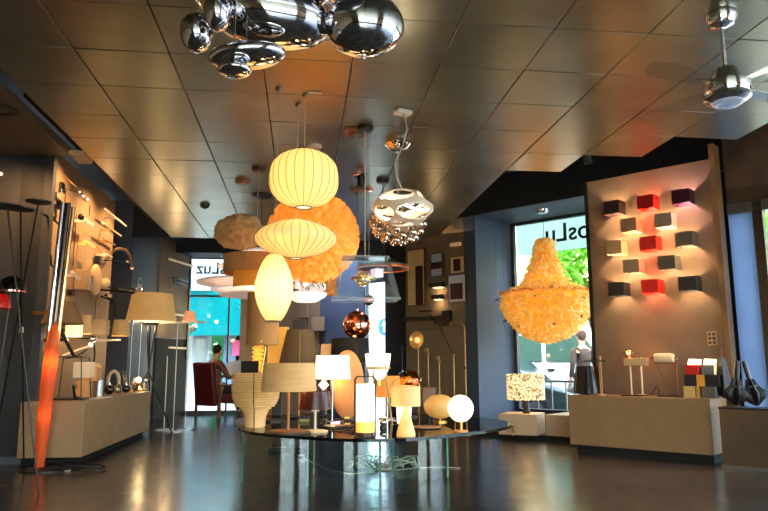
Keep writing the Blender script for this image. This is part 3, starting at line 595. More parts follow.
# b slatted wood cup
Q=tp(255,427); Q.z+=.005; t=thing('slatted_wood_lamp','pale bent wood lamp of horizontal slats shaped like a goblet at left table end','table lamp',Q); P=Vector(Q)
pr=shape(P,[(10,431),(10.3,422),(11,415),(14,409),(20,405),(23,398),(24,390),(24.3,380),(23,373)])
wd=mat('pale_bent_wood',(236,204,148),.55,e=(255,190,110),es=.06,two=(214,172,112),vs=4)
obj('liner',G().lathe([(r*.93,z) for r,z in pr],48,cap=False),wd,t)
def pint(z):
    for (r0,a),(r1,b) in zip(pr,pr[1:]):
        if a<=z<=b: return r0+(r1-r0)*(z-a)/(b-a)
    return pr[-1][0]
zt=pr[-1][1]; ns=22; 
for k in range(ns): 
    z=zt*(k+.5)/ns; r=pint(z); obj('slat',G().lathe([(r,z-zt/ns*.36),(r*1.02,z),(r,z+zt/ns*.36),(r*.95,z+zt/ns*.36),(r*.95,z-zt/ns*.36)],48,close=True),wd,t)
obj('upright_seam',G().tube([(r*cos(-1.6)*1.02,r*sin(-1.6)*1.02,z) for r,z in pr],.004,6),mat('seam',(70,45,25),.6),t)
# c wide striped tan drum
Q=tp(288,433); t=thing('striped_shade_lamp','table lamp with wide tan striped drum shade on slim tan stem','table lamp',Q); P=Vector(Q)
z0,z1=zat(P,391),zat(P,363); obj('shade',G().shade(mp(28.5,P),mp(26,P),z0,z1,seg=64,mid=24,mod=lambda a,z:1-.022*abs(sin(z*75+.6*sin(a*2)))),mat('striped_straw',(228,190,134),.7,two=(196,152,98),vs=2.2,e=(255,170,80),es=.07),t); pole(t,.01,z0+.05,.011,mat('tan_stem',(170,125,75),.5)); base(t,P,mp(24,P),mat('dark_wood_disc',(50,34,22),.4)); obj('base_inlay',G().cyl((0,0,.014),mp(20,P),.006),mat('tan_wood_disc',(130,90,50),.4),t); bulb(t,z0+.05,2)
# d dark taupe cone
t,P=tl('taupe_cone_lamp','table lamp with dark taupe tapered shade and exposed centre seam behind the striped shade','table lamp',299,6.9)
z0,z1=zat(P,364),zat(P,330); obj('shade',G().shade(mp(21,P),mp(13.5,P),z0,z1,seg=56),fab('taupe_cloth',(104,84,60),trl=.15),t); pole(t,0,z1-.03); base(t,P,.11); obj('seam_strip',G().tube([(0,-mp(21.2,P),z0),(0,-mp(13.8,P),z1)],.003,4),mat('gold_seam',(190,150,90),.5),t)
# e lit white drum
Q=tp(332,422); t=thing('white_drum_lamp','lit table lamp with glowing white slightly tapered drum shade','table lamp',Q); P=Vector(Q)
glow=mat('glowing_shade',(255,250,235),.6,e=(255,236,205),es=1.25,var=.02)
z0,z1=zat(P,379),zat(P,355.5); obj('shade',G().shade(mp(18.5,P),mp(16.5,P),z0,z1,seg=56),glow,t); pole(t,.01,z0+.06,.008,chrome); base(t,P,mp(12,P),chrome); bulb(t,z0+.06,6)
# f dark red shade
Q=tp(315,432); t=thing('dark_red_lamp','low table lamp with dark red wide shade and white round base','table lamp',Q); P=Vector(Q)
z0,z1=zat(P,409),zat(P,391.5); obj('shade',G().shade(mp(17,P),mp(14.5,P),z0,z1,seg=56),mat('dark_red_lacquer',(70,18,12),.3),t); pole(t,.01,z0+.03,.01,white); base(t,P,mp(13,P),mat('cream_base',(225,205,170),.4)); obj('collar',G().cyl((0,0,z0-.02),.03,.012),white,t); bulb(t,z0+.04,1.2)
# g peach disc
Q=tp(346,423); t=thing('peach_oval_lamp','large flat peach coloured oval paper lamp standing behind the white lantern','table lamp',(Q.x+.03,6.5,TZ)); P=Vector(t.location)
c=(zat(P,419)+zat(P,350))/2; ry=(zat(P,350)-zat(P,419))/2; obj('oval_shade',G().ell((0,0,c),(mp(17,P),.07,ry),48,24),mat('peach_paper',(234,184,128),.8,e=(255,170,95),es=.14,trl=.3,two=(200,136,80),vs=2),t); base(t,P,.09); obj('clip',G().box((0,0,.02),(.05,.05,max(.02,c-ry+.02))),brass,t); light('POINT',(0,.18,c),2,parent=t)
# h lantern
Q=tp(365,437); t=thing('lantern_lamp','glowing white cylinder lantern in a brown wire carrying frame at table front','table lamp',Q); P=Vector(Q)
z0,z1=zat(P,432),zat(P,384); rr=mp(9.6,P); obj('glass_cylinder',G().lathe([(rr,z0),(rr,z1),(0,z1)],40),mat('lantern_opal',(255,250,240),.4,e=(255,240,215),es=1.3,var=.02),t)
obj('lower_glow',G().lathe([(rr*1.01,z0),(rr*1.01,z0+(z1-z0)*.22)],40,cap=False),mat('lantern_amber',(255,190,90),.4,e=(255,180,70),es=.9),t)
zt=zat(P,376.5); fr=mat('brown_wire',(60,38,26),.4); fw=rr*1.06; fd=rr*.6
for s_ in(-1,1):
    obj('frame_loop',G().tube([(-fw,s_*fd,0.004),(-fw,s_*fd,zt-.02),(-fw+.015,s_*fd,zt),(fw-.015,s_*fd,zt),(fw,s_*fd,zt-.02),(fw,s_*fd,.004)],.0045,6),fr,t)
obj('frame_base',G().tube([(-fw,-fd,.005),(fw,-fd,.005),(fw,fd,.005),(-fw,fd,.005)],.0045,6,closed=True),fr,t); obj('base_plate',G().cyl((0,0,.004),rr*.9,max(.004,z0-.004)),fr,t); light('POINT',(0,-rr*2.2,z1*.5),1.6,(255,215,150),.05,t)
# i tulip
t,P=tl('tulip_lamp','lit white tulip bowl table lamp held on splayed wooden legs','table lamp',378,6.1)
pr=[(mp(w,P),zat(P,y)) for w,y in[(3,380),(7,377),(10,371),(12,364),(13.2,354)]]; pr2=[(r-.004,z+.004) for r,z in pr[::-1]]
obj('bowl',G().lathe([(0,pr[0][1])]+pr+pr2+[(0,pr[0][1]+.004)],48),glow,t,ang=60)
for a in(-2.0,-1.0,.8,2.2):
    r0,z0=mp(11,P),zat(P,360); r1=mp(22,P); obj('leg',G().tube([(r0*cos(a),r0*sin(a),z0),(r1*cos(a),r1*sin(a),.0)],.006,8),mat('pale_leg',(215,180,120),.5),t)
obj('holder_ring',G().lathe([(mp(11.5,P),zat(P,369)),(mp(12.5,P),zat(P,369)),(mp(12.5,P),zat(P,367)),(mp(11.5,P),zat(P,367))],36,close=True),MATS['pale_leg'],t); obj('lower_cup',G().cyl((0,0,zat(P,386)),mp(4,P),mp(6,P)),brass,t); light('POINT',(0,0,zat(P,350)),5,(255,235,200),.05,t)
# j mushroom with cone body
Q=tp(406,436); t=thing('cone_body_lamp','cream table lamp with drum shade on a tapered cone body at table front','table lamp',Q); P=Vector(Q)
crm=mat('cream_enamel',(236,196,128),.4,e=(255,190,110),es=.06)
obj('cone_body',G().lathe([(mp(9.5,P),0),(mp(9.3,P),mp(3,P)),(mp(7.5,P),mp(10,P)),(mp(4.5,P),mp(20,P)),(mp(2.5,P),mp(28,P)),(.01,mp(32,P))],44),crm,t)
z0,z1=zat(P,406),zat(P,386); obj('shade',G().shade(mp(14.8,P),mp(14.8,P),z0,z1,.004,56),crm,t); obj('shade_lid',G().lathe([(mp(14.7,P),z1-.004),(mp(14.4,P),z1),(mp(9,P),z1+.004)],56,cap=False),crm,t)
obj('inner_tube',G().lathe([(mp(7,P),mp(12,P)),(mp(7.8,P),z0+.02)],32,(-mp(1,P),mp(6,P),0),cap=False),glow,t); obj('wire_loop',G().tube([(mp(14*cos(a),P),0,z1+mp(9*sin(a),P)) for a in[PI*k/14 for k in range(15)]],.003,6),brass,t); light('POINT',(0,0,z0-.01),2.2,parent=t)
# k l pebbles
Q=tp(440,422); t=thing('oval_pebble_lamp','unlit cream horizontal oval pebble lamp beside the glowing pebble lamp','table lamp',(Q.x,Q.y,TZ)); P=Vector(Q)
cz=zat(P,406.5); obj('glass_body',G().ell((0,0,cz),(mp(16,P),mp(13,P),mp(12,P)),40,24),mat('cream_glass',(238,182,104),.35,e=(255,180,90),es=.22),t); base(t,P,.06,brass); pole(t,.01,cz-mp(11,P),.012)  # oval pebble is off, its glow is put into the glass colour
Q=tp(461,432); t=thing('glowing_pebble_lamp','glowing white egg shaped pebble lamp near right end of the glass table','table lamp',Q); P=Vector(Q)
cz=zat(P,407.5); obj('glass_body',G().ell((0,0,cz),(mp(13.2,P),mp(12,P),mp(14,P)),40,24,disp=lambda v:1.0-.10*max(0,v.z)+.03*max(0,-v.z)),mat('pebble_glow',(255,250,235),.4,e=(255,232,195),es=1.2,var=.02),t); base(t,P,.055,mat('wood_base',(170,120,70),.5)); pole(t,.01,cz-mp(13,P),.014); light('POINT',(0,-.22,cz-.05),2,(255,225,180),.06,t)
# m orange shade with rod
t,P=tl('amber_shade_lamp','table lamp with amber tapered shade between the tulip and cream cone body lamps','table lamp',387,6.6)
z0,z1=zat(P,397),zat(P,376); obj('shade',G().shade(mp(15,P),mp(13,P),z0,z1),fab('amber_cloth',(222,150,70),(255,150,60),.25),t); pole(t,.01,z0+.05,.012,chrome); base(t,P,.08,chrome); bulb(t,z0+.05,2)
# n black drum
t,P=tl('black_drum_lamp','table lamp with large black drum shade under the copper ball pendant','table lamp',350,7.0)
z0,z1=zat(P,362),zat(P,338.5); obj('shade',G().shade(mp(20,P),mp(19,P),z0,z1),fab('black_cloth',(22,19,18)),t); pole(t,0,z0+.06,.01,black); base(t,P,.1); bulb(t,z0+.05,1)
# o small peach box lamp
t,P=tl('peach_box_lamp','small unlit pale peach square shade lamp left of the black drum shade','table lamp',326,7.05)
z0,z1=zat(P,362),zat(P,344); w=mp(13,P); obj('shade',G().slab([(-w*.5,z0),(w*.5,z0),(w*.42,z1),(-w*.42,z1)],w,Matrix.Translation((0,-w/2,0))),fab('peach_cloth',(205,160,110),(255,170,100),.08),t); pole(t,0,z0,.008); base(t,P,.06)  # weak glow put into the peach cloth, lamp stays off
# p amber glass globe with bulbs
t,P=tl('amber_globe_lamp','clear amber glass dome lamp with visible bulbs behind the cream cone body lamp','table lamp',409,6.8)
amg=glass('amber_glass',(225,165,90),1.6); cz=zat(P,381); R=mp(13,P); obj('glass_dome',G().ell((0,0,cz),(R,R,R*.85),32,18),amg,t); pole(t,.01,cz-R*.3,.01)
for k in(-1,0,1): obj('bulb',G().ell((k*R*.5,0,cz-R*.05+.02*(k==0)),R*.27,16,10),mat('soft_bulb',(255,215,150),e=(255,190,110),es=.9),t)
base(t,P,.08)
# q grey box behind
t,P=tl('small_box_lamp','small dull tan block lamp standing behind the oval pebble lamp','table lamp',428,7.1)
w=mp(13,P); obj('block',G().box((0,0,zat(P,397)),(w,w,mp(19,P))),mat('dull_tan',(130,98,64),.6),t,bev=.005); pole(t,0,zat(P,405),.02,black); obj('dark_side',G().box((w*.52,0,zat(P,397)),(w*.12,w,mp(19,P))),black,t)
# yellow-lit spring lamp behind slatted lamp
t,P=tl('spiral_glow_lamp','glowing yellow spiral glass lamp seen below the tall tan cylinder shade','table lamp',257,7.3)
g=G(); pts=[(mp(5,P)*cos(a),mp(5,P)*sin(a),zat(P,372)+mp(26,P)*a/(2*PI*6)) for a in[2*PI*6*k/120 for k in range(121)]]; obj('glass_spiral',g.tube(pts,mp(1.4,P),8),mat('yellow_glass',(255,215,110),.3,e=(255,190,70),es=.6),t); pole(t,0,zat(P,371)); base(t,P,.06)
t,P=tl('ochre_panel_lamp','flat glowing ochre panel lamp between tall tan shade and taupe cone shade','table lamp',277,7.35)
z0,z1=zat(P,378),zat(P,327); obj('panel',G().box((0,0,(z0+z1)/2),(mp(21,P),.03,z1-z0)),mat('ochre_glow',(232,176,84),.6,e=(255,180,70),es=.3),t); obj('foot',G().box((0,0,z0/2),(.1,.08,z0)),black,t)
t,P=tl('black_box_lamp','small black box shade behind the rim of the slatted wood lamp','table lamp',249,7.2)
z0,z1=zat(P,373),zat(P,361); obj('shade',G().box((0,0,(z0+z1)/2),(mp(17,P),mp(12,P),z1-z0)),blackm,t,bev=.004); pole(t,0,z0,.01,black); base(t,P,.06)
# small white faceted
t,P=tl('faceted_glow_lamp','tiny glowing white faceted diamond lamp under the white drum shade','table lamp',323,6.5)
cz=zat(P,385); R=mp(6,P); obj('facets',G().lathe([(0,-R),(R,0),(0,R)],5,(0,0,cz)),glow,t,smooth=False); pole(t,0,cz-R*.8,.006,black); base(t,P,.04)
# discs plates, packets
for (px,py,r,m_,lb) in [(425,428,16,mat('peach_plate',(190,135,100),.3),'flat peach round plate lying before the cream oval pebble lamp'),(316,433,17,mat('white_plate',(215,205,190),.3),'flat white round plate under the dark red lamp'),(345,420,10,mat('brown_plate',(90,66,46),.3),'flat brown dish lying at the foot of the peach oval lamp')]:
    Q=tp(px,py); 
    if r==17: continue
    a=obj('plate',G().lathe([(0,0),(mp(r*.7,Q),0),(mp(r,Q),.008),(mp(r,Q),.012),(mp(r*.7,Q),.006),(0,.006)],40),m_,loc=Q); tag(a,lb,'plate')
Q=tp(304,422); a=obj('packet',G().box((0,0,.012),(.09,.05,.024),.2),mat('green_packet',(130,140,80),.6),loc=Q,bev=.004); tag(a,'small green paper packet lying between two lamp stems','packet')
Q=tp(375,432); a=obj('cable_tangle',G().tube([(.1*cos(k*.9)*(1-.3*sin(k)),.06*sin(k*1.3),.006+.02*abs(sin(k*2.1))) for k in[q*.25 for q in range(60)]],.003,5),cable_m,loc=(Q.x-.08,Q.y+.1,TZ)); tag(a,'tangle of thin black flex on the glass beside the lantern','cable')
Q=tp(345,430); a=obj('cable_tangle',G().tube([(.16*cos(k*.7)*(1-.4*sin(k*.6)),.07*sin(k*1.1),.005+.015*abs(sin(k*1.7))) for k in[q*.25 for q in range(70)]],.003,5),cable_m,loc=(Q.x,Q.y+.05,TZ)); tag(a,'tangle of thin black flex on the glass left of the lantern','cable')
Q=tp(383,428); t=thing('chrome_switch','small chrome dimmer ball right of the lantern','switch',Q); obj('ball',G().ell((0,0,.045),.03,18,12),chrome,t); obj('foot',G().cyl((0,0,0),.03,.02),black,t)
for (px,py,rr,lb) in [(272,421,.13,'thin dark round lamp foot tray behind the striped shade lamp stem'),(335,427,.11,'thin dark round lamp foot tray right of the dark red lamp'),(398,422,.09,'thin dark round lamp foot tray behind the cream cone body')]:
    Q=tp(px,py); a=obj('tray',G().lathe([(0,0),(rr,0),(rr,.012),(rr*.9,.016),(0,.016)],32),black,loc=Q); tag(a,lb,'tray')
# cables under the table
def wire(px0,py0,pts,label,m,name='floor_cable',r=.004):
    a=obj(name,G().tube(pts,r,6),m); tag(a,label,'cable')
ctr=fl(385,468)
g=[]
for k in range(140):
    a=k*.31; g.append((ctr.x+(.10+.16*abs(sin(k*.05)))*cos(a)*1.3,ctr.y+(.08+.1*abs(cos(k*.07)))*sin(a),.008+.09*abs(sin(k*.23))*(k%5>1)))
wire(0,0,g,'heap of coiled pale flex on the floor under the glass table',cable_w,r=.006)
rr_=random.Random(3)
nm=['leftmost','second from left','third from left','fourth from left','fifth from left','rightmost']
for k in range(6):
    p0=Vector((ctr.x-.15+.05*k,ctr.y+.1,TZ-.03)); x1=ctr.x-.1+.06*k
    pts=[p0+Vector((.03*sin(q*.9+k),.02*cos(q+k),-(TZ-.05)*q/10)) for q in range(11)]; wire(0,0,pts,'thin black flex hanging from table to floor, %s of the bunch'%nm[k],cable_m,'hanging_cable',.003)
p=[fl(x,y,.006) for x,y in[(300,457),(312,462),(322,467),(330,470),(350,474),(375,472)]]; wire(0,0,p,'pale flex running along the floor from the white plug block',cable_w)
p=[fl(x,y,.006) for x,y in[(395,470),(415,468),(440,467),(460,468)]]; wire(0,0,p,'pale flex running right from the coiled heap on the floor',cable_w)
Q=fl(301,462); t=thing('plug_block','small white plug block on the floor under the glass table','plug',Q); obj('body',G().box((0,0,.035),(.07,.05,.07)),white,t,bev=.006); obj('plug_pin',G().box((0,-.03,.045),(.03,.02,.03)),black,t)
Q=fl(285,452); t=thing('power_strip','black power strip with plugs on the floor under the glass table','power strip',Q); obj('body',G().box((0,0,.025),(.38,.06,.05),.1),black,t,bev=.006)
for k in range(4): obj('plug',G().cyl((-.13+.085*k,0,.05),.018,.05,12),black,t); 
obj('lead',G().tube([(-.13+.01*k,.03*sin(k),.1+.02*sin(k*2.)) for k in range(26)],.004,6),cable_m,t)
for q,(px,py) in enumerate([(275,440),(290,446)]):
    Q=fl(px,py+18); a=obj('hanging_cable',G().tube([Q+Vector((.18*sin(k*.35),.03*cos(k),.01+.3*abs(sin(k*.12)))) for k in range(26)],.004,6),cable_m); tag(a,['loop of black flex behind the left glass leg','loop of black flex behind the power strip'][q],'cable')
# ================================================================ ART WALL
def an(s,n=8.4): return s
def wallobj(px,py,n): P=pn(px,py,n); return P
pic=[('tall framed abstract picture with a dark brown bar on ochre ground',416.5,277.5,19,56,mat('ochre_canvas',(206,180,120),.8,var=.15),(.62,.03,.42,.70,-.3)),
('narrow framed picture of pale blue bands around a brown band',437.2,265,12,23,mat('blue_canvas',(170,180,205),.8,var=.15),(0,0,1.0,.3,-.05)),
('small cream framed picture with a dark brown square, upper right',458,265,15,17,mat('cream_canvas',(216,186,140),.8,var=.1),(-.1,0,.5,.72,0)),
('larger white framed picture with a brown block, lower right',457.6,288.5,18,27.5,mat('white_canvas',(205,205,225),.8,var=.1),(-.12,0,.72,.58,-.2))]
brown=mat('brown_block_paint',(50,22,18),.8)
for lb,px,py,w,h,m_,(ox,_,bw,bh,oz) in pic:
    P=wallobj(px,py,8.38); w=mp(w,P)*1.18; h=mp(h,P); t=thing('framed_picture',lb,'picture',P,DA,'abstract pictures on the greige wall')
    obj('canvas',G().box((0,0,0),(w,.03,h)),m_,t); obj('painted_block',G().box((ox*w*.3,-.017,oz*h*.5),(w*bw*.98,.004,h*bh)),brown,t)
    g=G(); 
    for s_ in(-1,1): g.box((s_*w/2,-.004,0),(.012,.045,h+.012)); g.box((0,-.004,s_*h/2),(w+.012,.045,.012))
    obj('frame',g,mat('thin_dark_frame',(70,56,40),.5),t)
P=wallobj(455.5,244.5,8.34); a=obj('picture_light',G().box((0,0,0),(mp(12,P),.06,mp(3.5,P))),mat('cream_metal',(225,195,150),.5,e=(255,200,140),es=.15),loc=P,rz=DA,bev=.004); tag(a,'small cream bar wall light above the small cream picture','wall lamp')
for (px,py,w,lb) in [(437,285,15,'black half bowl wall lamp glowing downward between the pictures, upper one'),(437.5,297,11,'black half bowl wall lamp glowing downward between the pictures, lower one')]:
    P=wallobj(px,py,8.33); t=thing('bowl_wall_lamp',lb,'wall lamp',P,DA,'black bowl wall lamps'); r=mp(w/2,P)*1.1
    obj('bowl',G().box((0,0,.0),(2*r,.1,mp(4.5,P))),black,t,bev=.006); obj('glow_plate',G().box((.2*r,-.0,-mp(2.8,P)),(1.2*r,.09,.012)),mat('warm_plate',(255,230,190),e=(255,205,150),es=1.5),t); light('POINT',(.1*r,-.02,-mp(5.5,P)),.9,parent=t,size=.02)
for k,(px,w,py,h) in enumerate([(412.5,16,319,4),(427,12,318.5,4),(439,8,319.5,8),(447,8,318,15)]):
    P=wallobj(px,py,8.33); a=obj('spot_block',G().box((0,0,0),(mp(w,P)*1.15,.09,mp(h,P))),black,loc=P,rz=DA,bev=.004); obj('mount',G().box((0,.055,0),(.03,.03,.03)),black,a); tag(a,'small black block wall light under the pictures, '+['leftmost wide one','second wide one from left','short one beside the tall one','tall one at right'][k],'wall lamp','black block wall lights')
P=wallobj(432,328,8.3); a=obj('wall_rail',G().box((0,0,0),(mp(22,P),.02,.008)),black,loc=pn(428,329,8.38),rz=DA); tag(a,'thin horizontal metal rail on the greige wall behind the floor lamps','rail')
# floor reading lamps
gold=mat('satin_gold',(176,140,90),.35,.8)
def reader(px,py_top,n,label,kind):
    Pt=pn(px,py_top,n); P=Vector((Pt.x,Pt.y,0)); t=thing('reading_floor_lamp',label,'floor lamp',P,DA,'slim reading floor lamps by the greige wall'); H=Pt.z
    obj('base',G().cyl((0,0,0),.12,.015,32),gold if kind!='black' else black,t); obj('pole',G().tube([(0,0,.01),(0,0,H)],.011,8),gold if kind!='black' else black,t)
    if kind=='disc':
        obj('reflector',G().lathe([(0,-.02),(.05,-.015),(.10,0),(.13,.04),(.125,.045),(.095,.01),(0,-.01)],36,(.05,-.06,H-.08),ax=Vector((0,-1,.1))),mat('gold_disc',(225,175,95),.3,.6,e=(255,190,90),es=.1),t); obj('bulb',G().ell((.05,-.08,H-.08),.045,16,10),mat('soft_bulb2',(255,225,170),e=(255,205,130),es=.9),t); obj('arm',G().tube([(0,0,H),(.02,-.03,H-.04)],.006,6),gold,t)
    elif kind=='arm':
        obj('arm',G().tube([(0,0,H),(-.22,-.05,H+.45),(-.38,-.06,H+.62)],.008,8),black,t); obj('head',G().box((-.46,-.06,H+.66),(.24,.05,.03)),black,t,bev=.005); obj('joint',G().ell((0,0,H),.02,12,8),gold,t)
    elif kind=='cane':
        obj('arm',G().tube([(0,0,H),(-.02,0,H+.05),(-.16,-.02,H+.10),(-.22,-.02,H+.1)],.01,8),gold,t); obj('head',G().lathe([(.02,0),(.035,-.05),(0,-.05)],16,(-.22,-.02,H+.1)),gold,t); obj('joint',G().ell((0,0,H*.62),.02,12,8),black,t)
    elif kind=='short':
        obj('joint',G().ell((0,0,H-.02),.022,12,8),gold,t); obj('head',G().box((.0,-.03,H+.03),(.05,.05,.05)),gold,t,bev=.005)
    else:
        obj('joint',G().ell((0,0,H-.1),.02,12,8),black,t); obj('head',G().tube([(-.12,-.04,H-.3),(0,0,H-.12),(.1,0,H+.02)],.008,8),black,t)
reader(418,335,7.9,'gold floor lamp with a round glowing reflector disc by the greige wall','disc')
reader(428,352,8.0,'short gold floor lamp right of the round reflector lamp','short')
reader(439,360,8.1,'plain thin gold floor lamp in the middle of the greige wall group','short')
reader(453.5,355,8.1,'slim floor lamp with a bent black swing arm reaching left','arm')
reader(464.5,328,8.05,'brass cane topped floor lamp standing against the blue column','cane')
reader(402,345,7.8,'thin dark floor lamp in front of the black column','black')
# ================================================================ NICHE boxes + lamp
bx=mat('ledge_white',(196,172,146),.5)
P=pn(522,420,8.05); t=thing('display_plinth','low white box plinth under the patterned shade lamp','plinth',(P.x,P.y,.07),DA+.3); 
obj('box',G().box((0,0,.13),(.5,.5,.26)),bx,t,bev=.004)
P2=D(-4.1,8.35); t2=thing('display_plinth','low tan box plinth between the patterned lamp box and long counter','plinth',(P2.x,P2.y,.07),DA); obj('box',G().box((0,0,.13),(.6,.7,.26)),bx,t2,bev=.004)
Pn=Vector((P.x,P.y,.33))
Pn=pn(526,400,8.05); Pn.z=.332; t=thing('patterned_drum_lamp','lit table lamp with cream drum shade in dark leaf pattern on a black vase base','table lamp',Pn)
M=mat('leaf_pattern_shade',(255,238,190),.7); N=M.node_tree.nodes; L=M.node_tree.links; b=N['Principled BSDF']; vo=N.new('ShaderNodeTexVoronoi'); vo.inputs['Scale'].default_value=26; vo.feature='DISTANCE_TO_EDGE'; L.new(N['Texture Coordinate'].outputs['Object'],vo.inputs['Vector']); cr_=N.new('ShaderNodeValToRGB'); cr_.color_ramp.elements[0].color=(.16,.10,.03,1); cr_.color_ramp.elements[1].color=(1,.80,.42,1); cr_.color_ramp.elements[0].position=.05; cr_.color_ramp.elements[1].position=.16; L.new(vo.outputs['Distance'],cr_.inputs[0]); L.new(cr_.outputs[0],b.inputs['Base Color']); L.new(cr_.outputs[0],b.inputs['Emission Color']); b.inputs['Emission Strength'].default_value=.9
z0,z1=zat(Pn,399.5),zat(Pn,374); obj('shade',G().shade(mp(18.8,Pn),mp(18.8,Pn),z0,z1),M,t); obj('vase_base',G().lathe([(.05,0),(.055,.02),(.04,.05),(.035,z0-.0)],28),black,t); bulb(t,z0+.08,3)
P=fl(513,436,.07); t=thing('tiny_figure_lamp','tiny gold stick figure ornament on the dark slab before the white box','ornament',P); obj('body',G().tube([(0,0,0),(0,0,.12)],.012,8),brass,t); obj('head',G().ell((0,0,.14),.02,12,8),brass,t)
P=pn(489,424,8.1); P.z=.07; t=thing('folded_brochure','small white and black folded card on the dark slab by the blue column','card',P,DA); obj('leaf',G().slab([(-.12,0),(.02,0),(.0,.12),(-.06,.16)],.01),white,t,smooth=False); obj('back_leaf',G().slab([(-.1,0),(.0,0),(-.05,.12)],.01,Matrix.Translation((-.03,.03,0))),blackm,t,smooth=False)
P=fl(488,435,.0); a=obj('paper_stack',G().box((0,0,.012),(.5,.3,.024),.2),mat('blue_grey_paper',(110,125,140),.4),loc=(P.x+.35,P.y+.25,0),bev=.003); tag(a,'flat grey folder lying on the floor right of the glass table','folder')
# ================================================================ CUBE WALL LAMPS
CS=.185
cubes=[(614,210.5,'dark brown',(52,34,34),'top left corner of the grid'),(648,203.6,'red',(190,28,22),'top row middle'),(683,197,'plum purple',(66,18,40),'top row right'),
(631,227,'tan',(160,130,98),'second row left'),(665,221,'grey',(150,138,122),'second row right'),
(616.7,251,'beige',(176,150,112),'third row left'),(650.5,245,'red',(200,34,24),'third row middle, centre of the grid'),(686,239,'dark taupe',(104,92,78),'third row right'),
(634,268,'stone grey',(140,124,104),'fourth row left'),(669,263,'dark grey',(84,78,68),'fourth row right'),
(620,291,'charcoal',(40,38,38),'bottom row left'),(653,288,'bright red',(214,36,26),'bottom row middle'),(690,284,'charcoal',(44,42,40),'bottom row right')]
rows=[2.79,2.79,2.79,2.55,2.55,2.31,2.31,2.31,2.07,2.07,1.82,1.82,1.82]; cols=[-3.21,-2.81,-2.42,-3.02,-2.625,-3.21,-2.81,-2.42,-3.02,-2.62,-3.21,-2.82,-2.42]
for k,(px,py,cn,c,pos) in enumerate(cubes):
    P=D(cols[k],7.8-CS/2-.004,rows[k]); t=thing('cube_wall_lamp','%s cube wall lamp, %s'%(cn,pos),'wall lamp',P,DA,'cube wall lamps on the pale panel')
    h=CS/2; hz=h*.85; tk=.005; g=G().box((0,-h+tk/2,0),(CS,tk,2*hz)).box((0,h-tk/2,0),(CS,tk,2*hz)).box((-h+tk/2,0,0),(tk,CS-2*tk,2*hz)).box((h-tk/2,0,0),(tk,CS-2*tk,2*hz))
    obj('cube_body',g,mat('cube_%d'%k,c,.5,var=.03),t,smooth=False)
    tint={'red':(255,150,110),'bright red':(255,150,110),'plum purple':(255,190,190)}.get(cn,(255,205,150))
    obj('bulb',G().ell((0,-.045,0),.014,12,8),mat('bulb_glow2',(255,240,210),e=(255,225,170),es=3),t)
    light('POINT',(0,-.045,0),20,tint,.018,t)
# ================================================================ RIGHT COUNTER
P=D(-2.90,7.45); ct=mat('counter_white',(146,114,82),.45)
t=thing('display_counter','long white display counter with recessed black plinth at right','counter',P,DA); CH=.62
obj('body',G().box((0,0,.085+(CH-.085)/2),(1.50,.55,CH-.085)),ct,t,bev=.004); obj('plinth',G().box((.02,0.02,.042),(1.42,.49,.084)),blackm,t)
def rc(px,off=.0): # spot on counter top at n
    return None
def cpt(px,n=7.45):
    d=ray(px,390); k=n/(d.x*NV.x+d.y*NV.y); q=EYE+d*k; return Vector((q.x,q.y,CH+.001))
P=cpt(587,7.5); P.x-=.0; t=thing('black_shade_lamp','table lamp with glossy black tapered shade on the left end of the long counter','table lamp',(lambda q:(q.x,q.y,CH+.001))(pn(588,396,7.56))); P=Vector(t.location); hh=.03
obj('pedestal',G().cyl((0,0,0),.09,.02),black,t); obj('stem',G().lathe([(.03,.02),(.06,hh*.5),(.08,hh*.75),(.03,hh)],24),black,t); z0,z1=zat(P,393.5),zat(P,366); obj('shade',G().shade(mp(15,P),mp(10.5,P),z0,z1),mat('gloss_black_shade',(18,16,18),.2),t)
P=cpt(601.5,7.4); t=thing('flat_head_desk_lamp','desk lamp with thin flat dark head on slim tan post','desk lamp',P,DA); hz=zat(P,361); obj('base',G().cyl((0,0,0),.06,.012),mat('tan_metal',(186,146,96),.4),t); obj('post',G().box((0,0,hz/2+.03),(.022,.022,hz+.06)),MATS['tan_metal'],t); obj('head',G().box((-.05,-.0,hz),(.27,.05,.014)),mat('dark_green_metal',(24,30,22),.4),t,bev=.003)
# bulb table lamp
P=cpt(638,7.5); t=thing('bridge_bulb_lamp','small bench shaped table lamp in cream with bare round bulb on top','table lamp',P,DA); hz=zat(P,361); cm=mat('cream_lacquer',(196,162,122),.4)
obj('top_block',G().box((0,0,hz-.01),(.24,.12,.085)),cm,t,bev=.006)
for x in(-.07,.05): obj('leg',G().cyl((x,0,.0),.009,hz-.05,12),mat('white_leg',(240,222,190),.4,e=(255,220,160),es=.1),t)
obj('foot',G().box((.06,0,.008),(.09,.08,.016)),cm,t); obj('bulb_cap',G().cyl((-.08,0,hz+.03),.014,.03,12),brass,t); obj('globe_bulb',G().ell((-.08,0,hz+.095),.044,24,14),glass('bulb_glass',(250,235,205),2),t); obj('filament',G().ell((-.08,0,hz+.085),.014,12,8),mat('filament',(255,230,170),e=(255,215,140),es=6),t); obj('loop',G().tube([(.02+.04*cos(a),0,hz+.03+.06*sin(a)) for a in[PI*k/12 for k in range(13)]],.003,6),black,t)
light('POINT',(-.08,-.0,hz+.095),1.5,(255,190,120),.03,t)
light('POINT',(.03,.1,hz+.06),1.0,(255,160,100),.03,t)
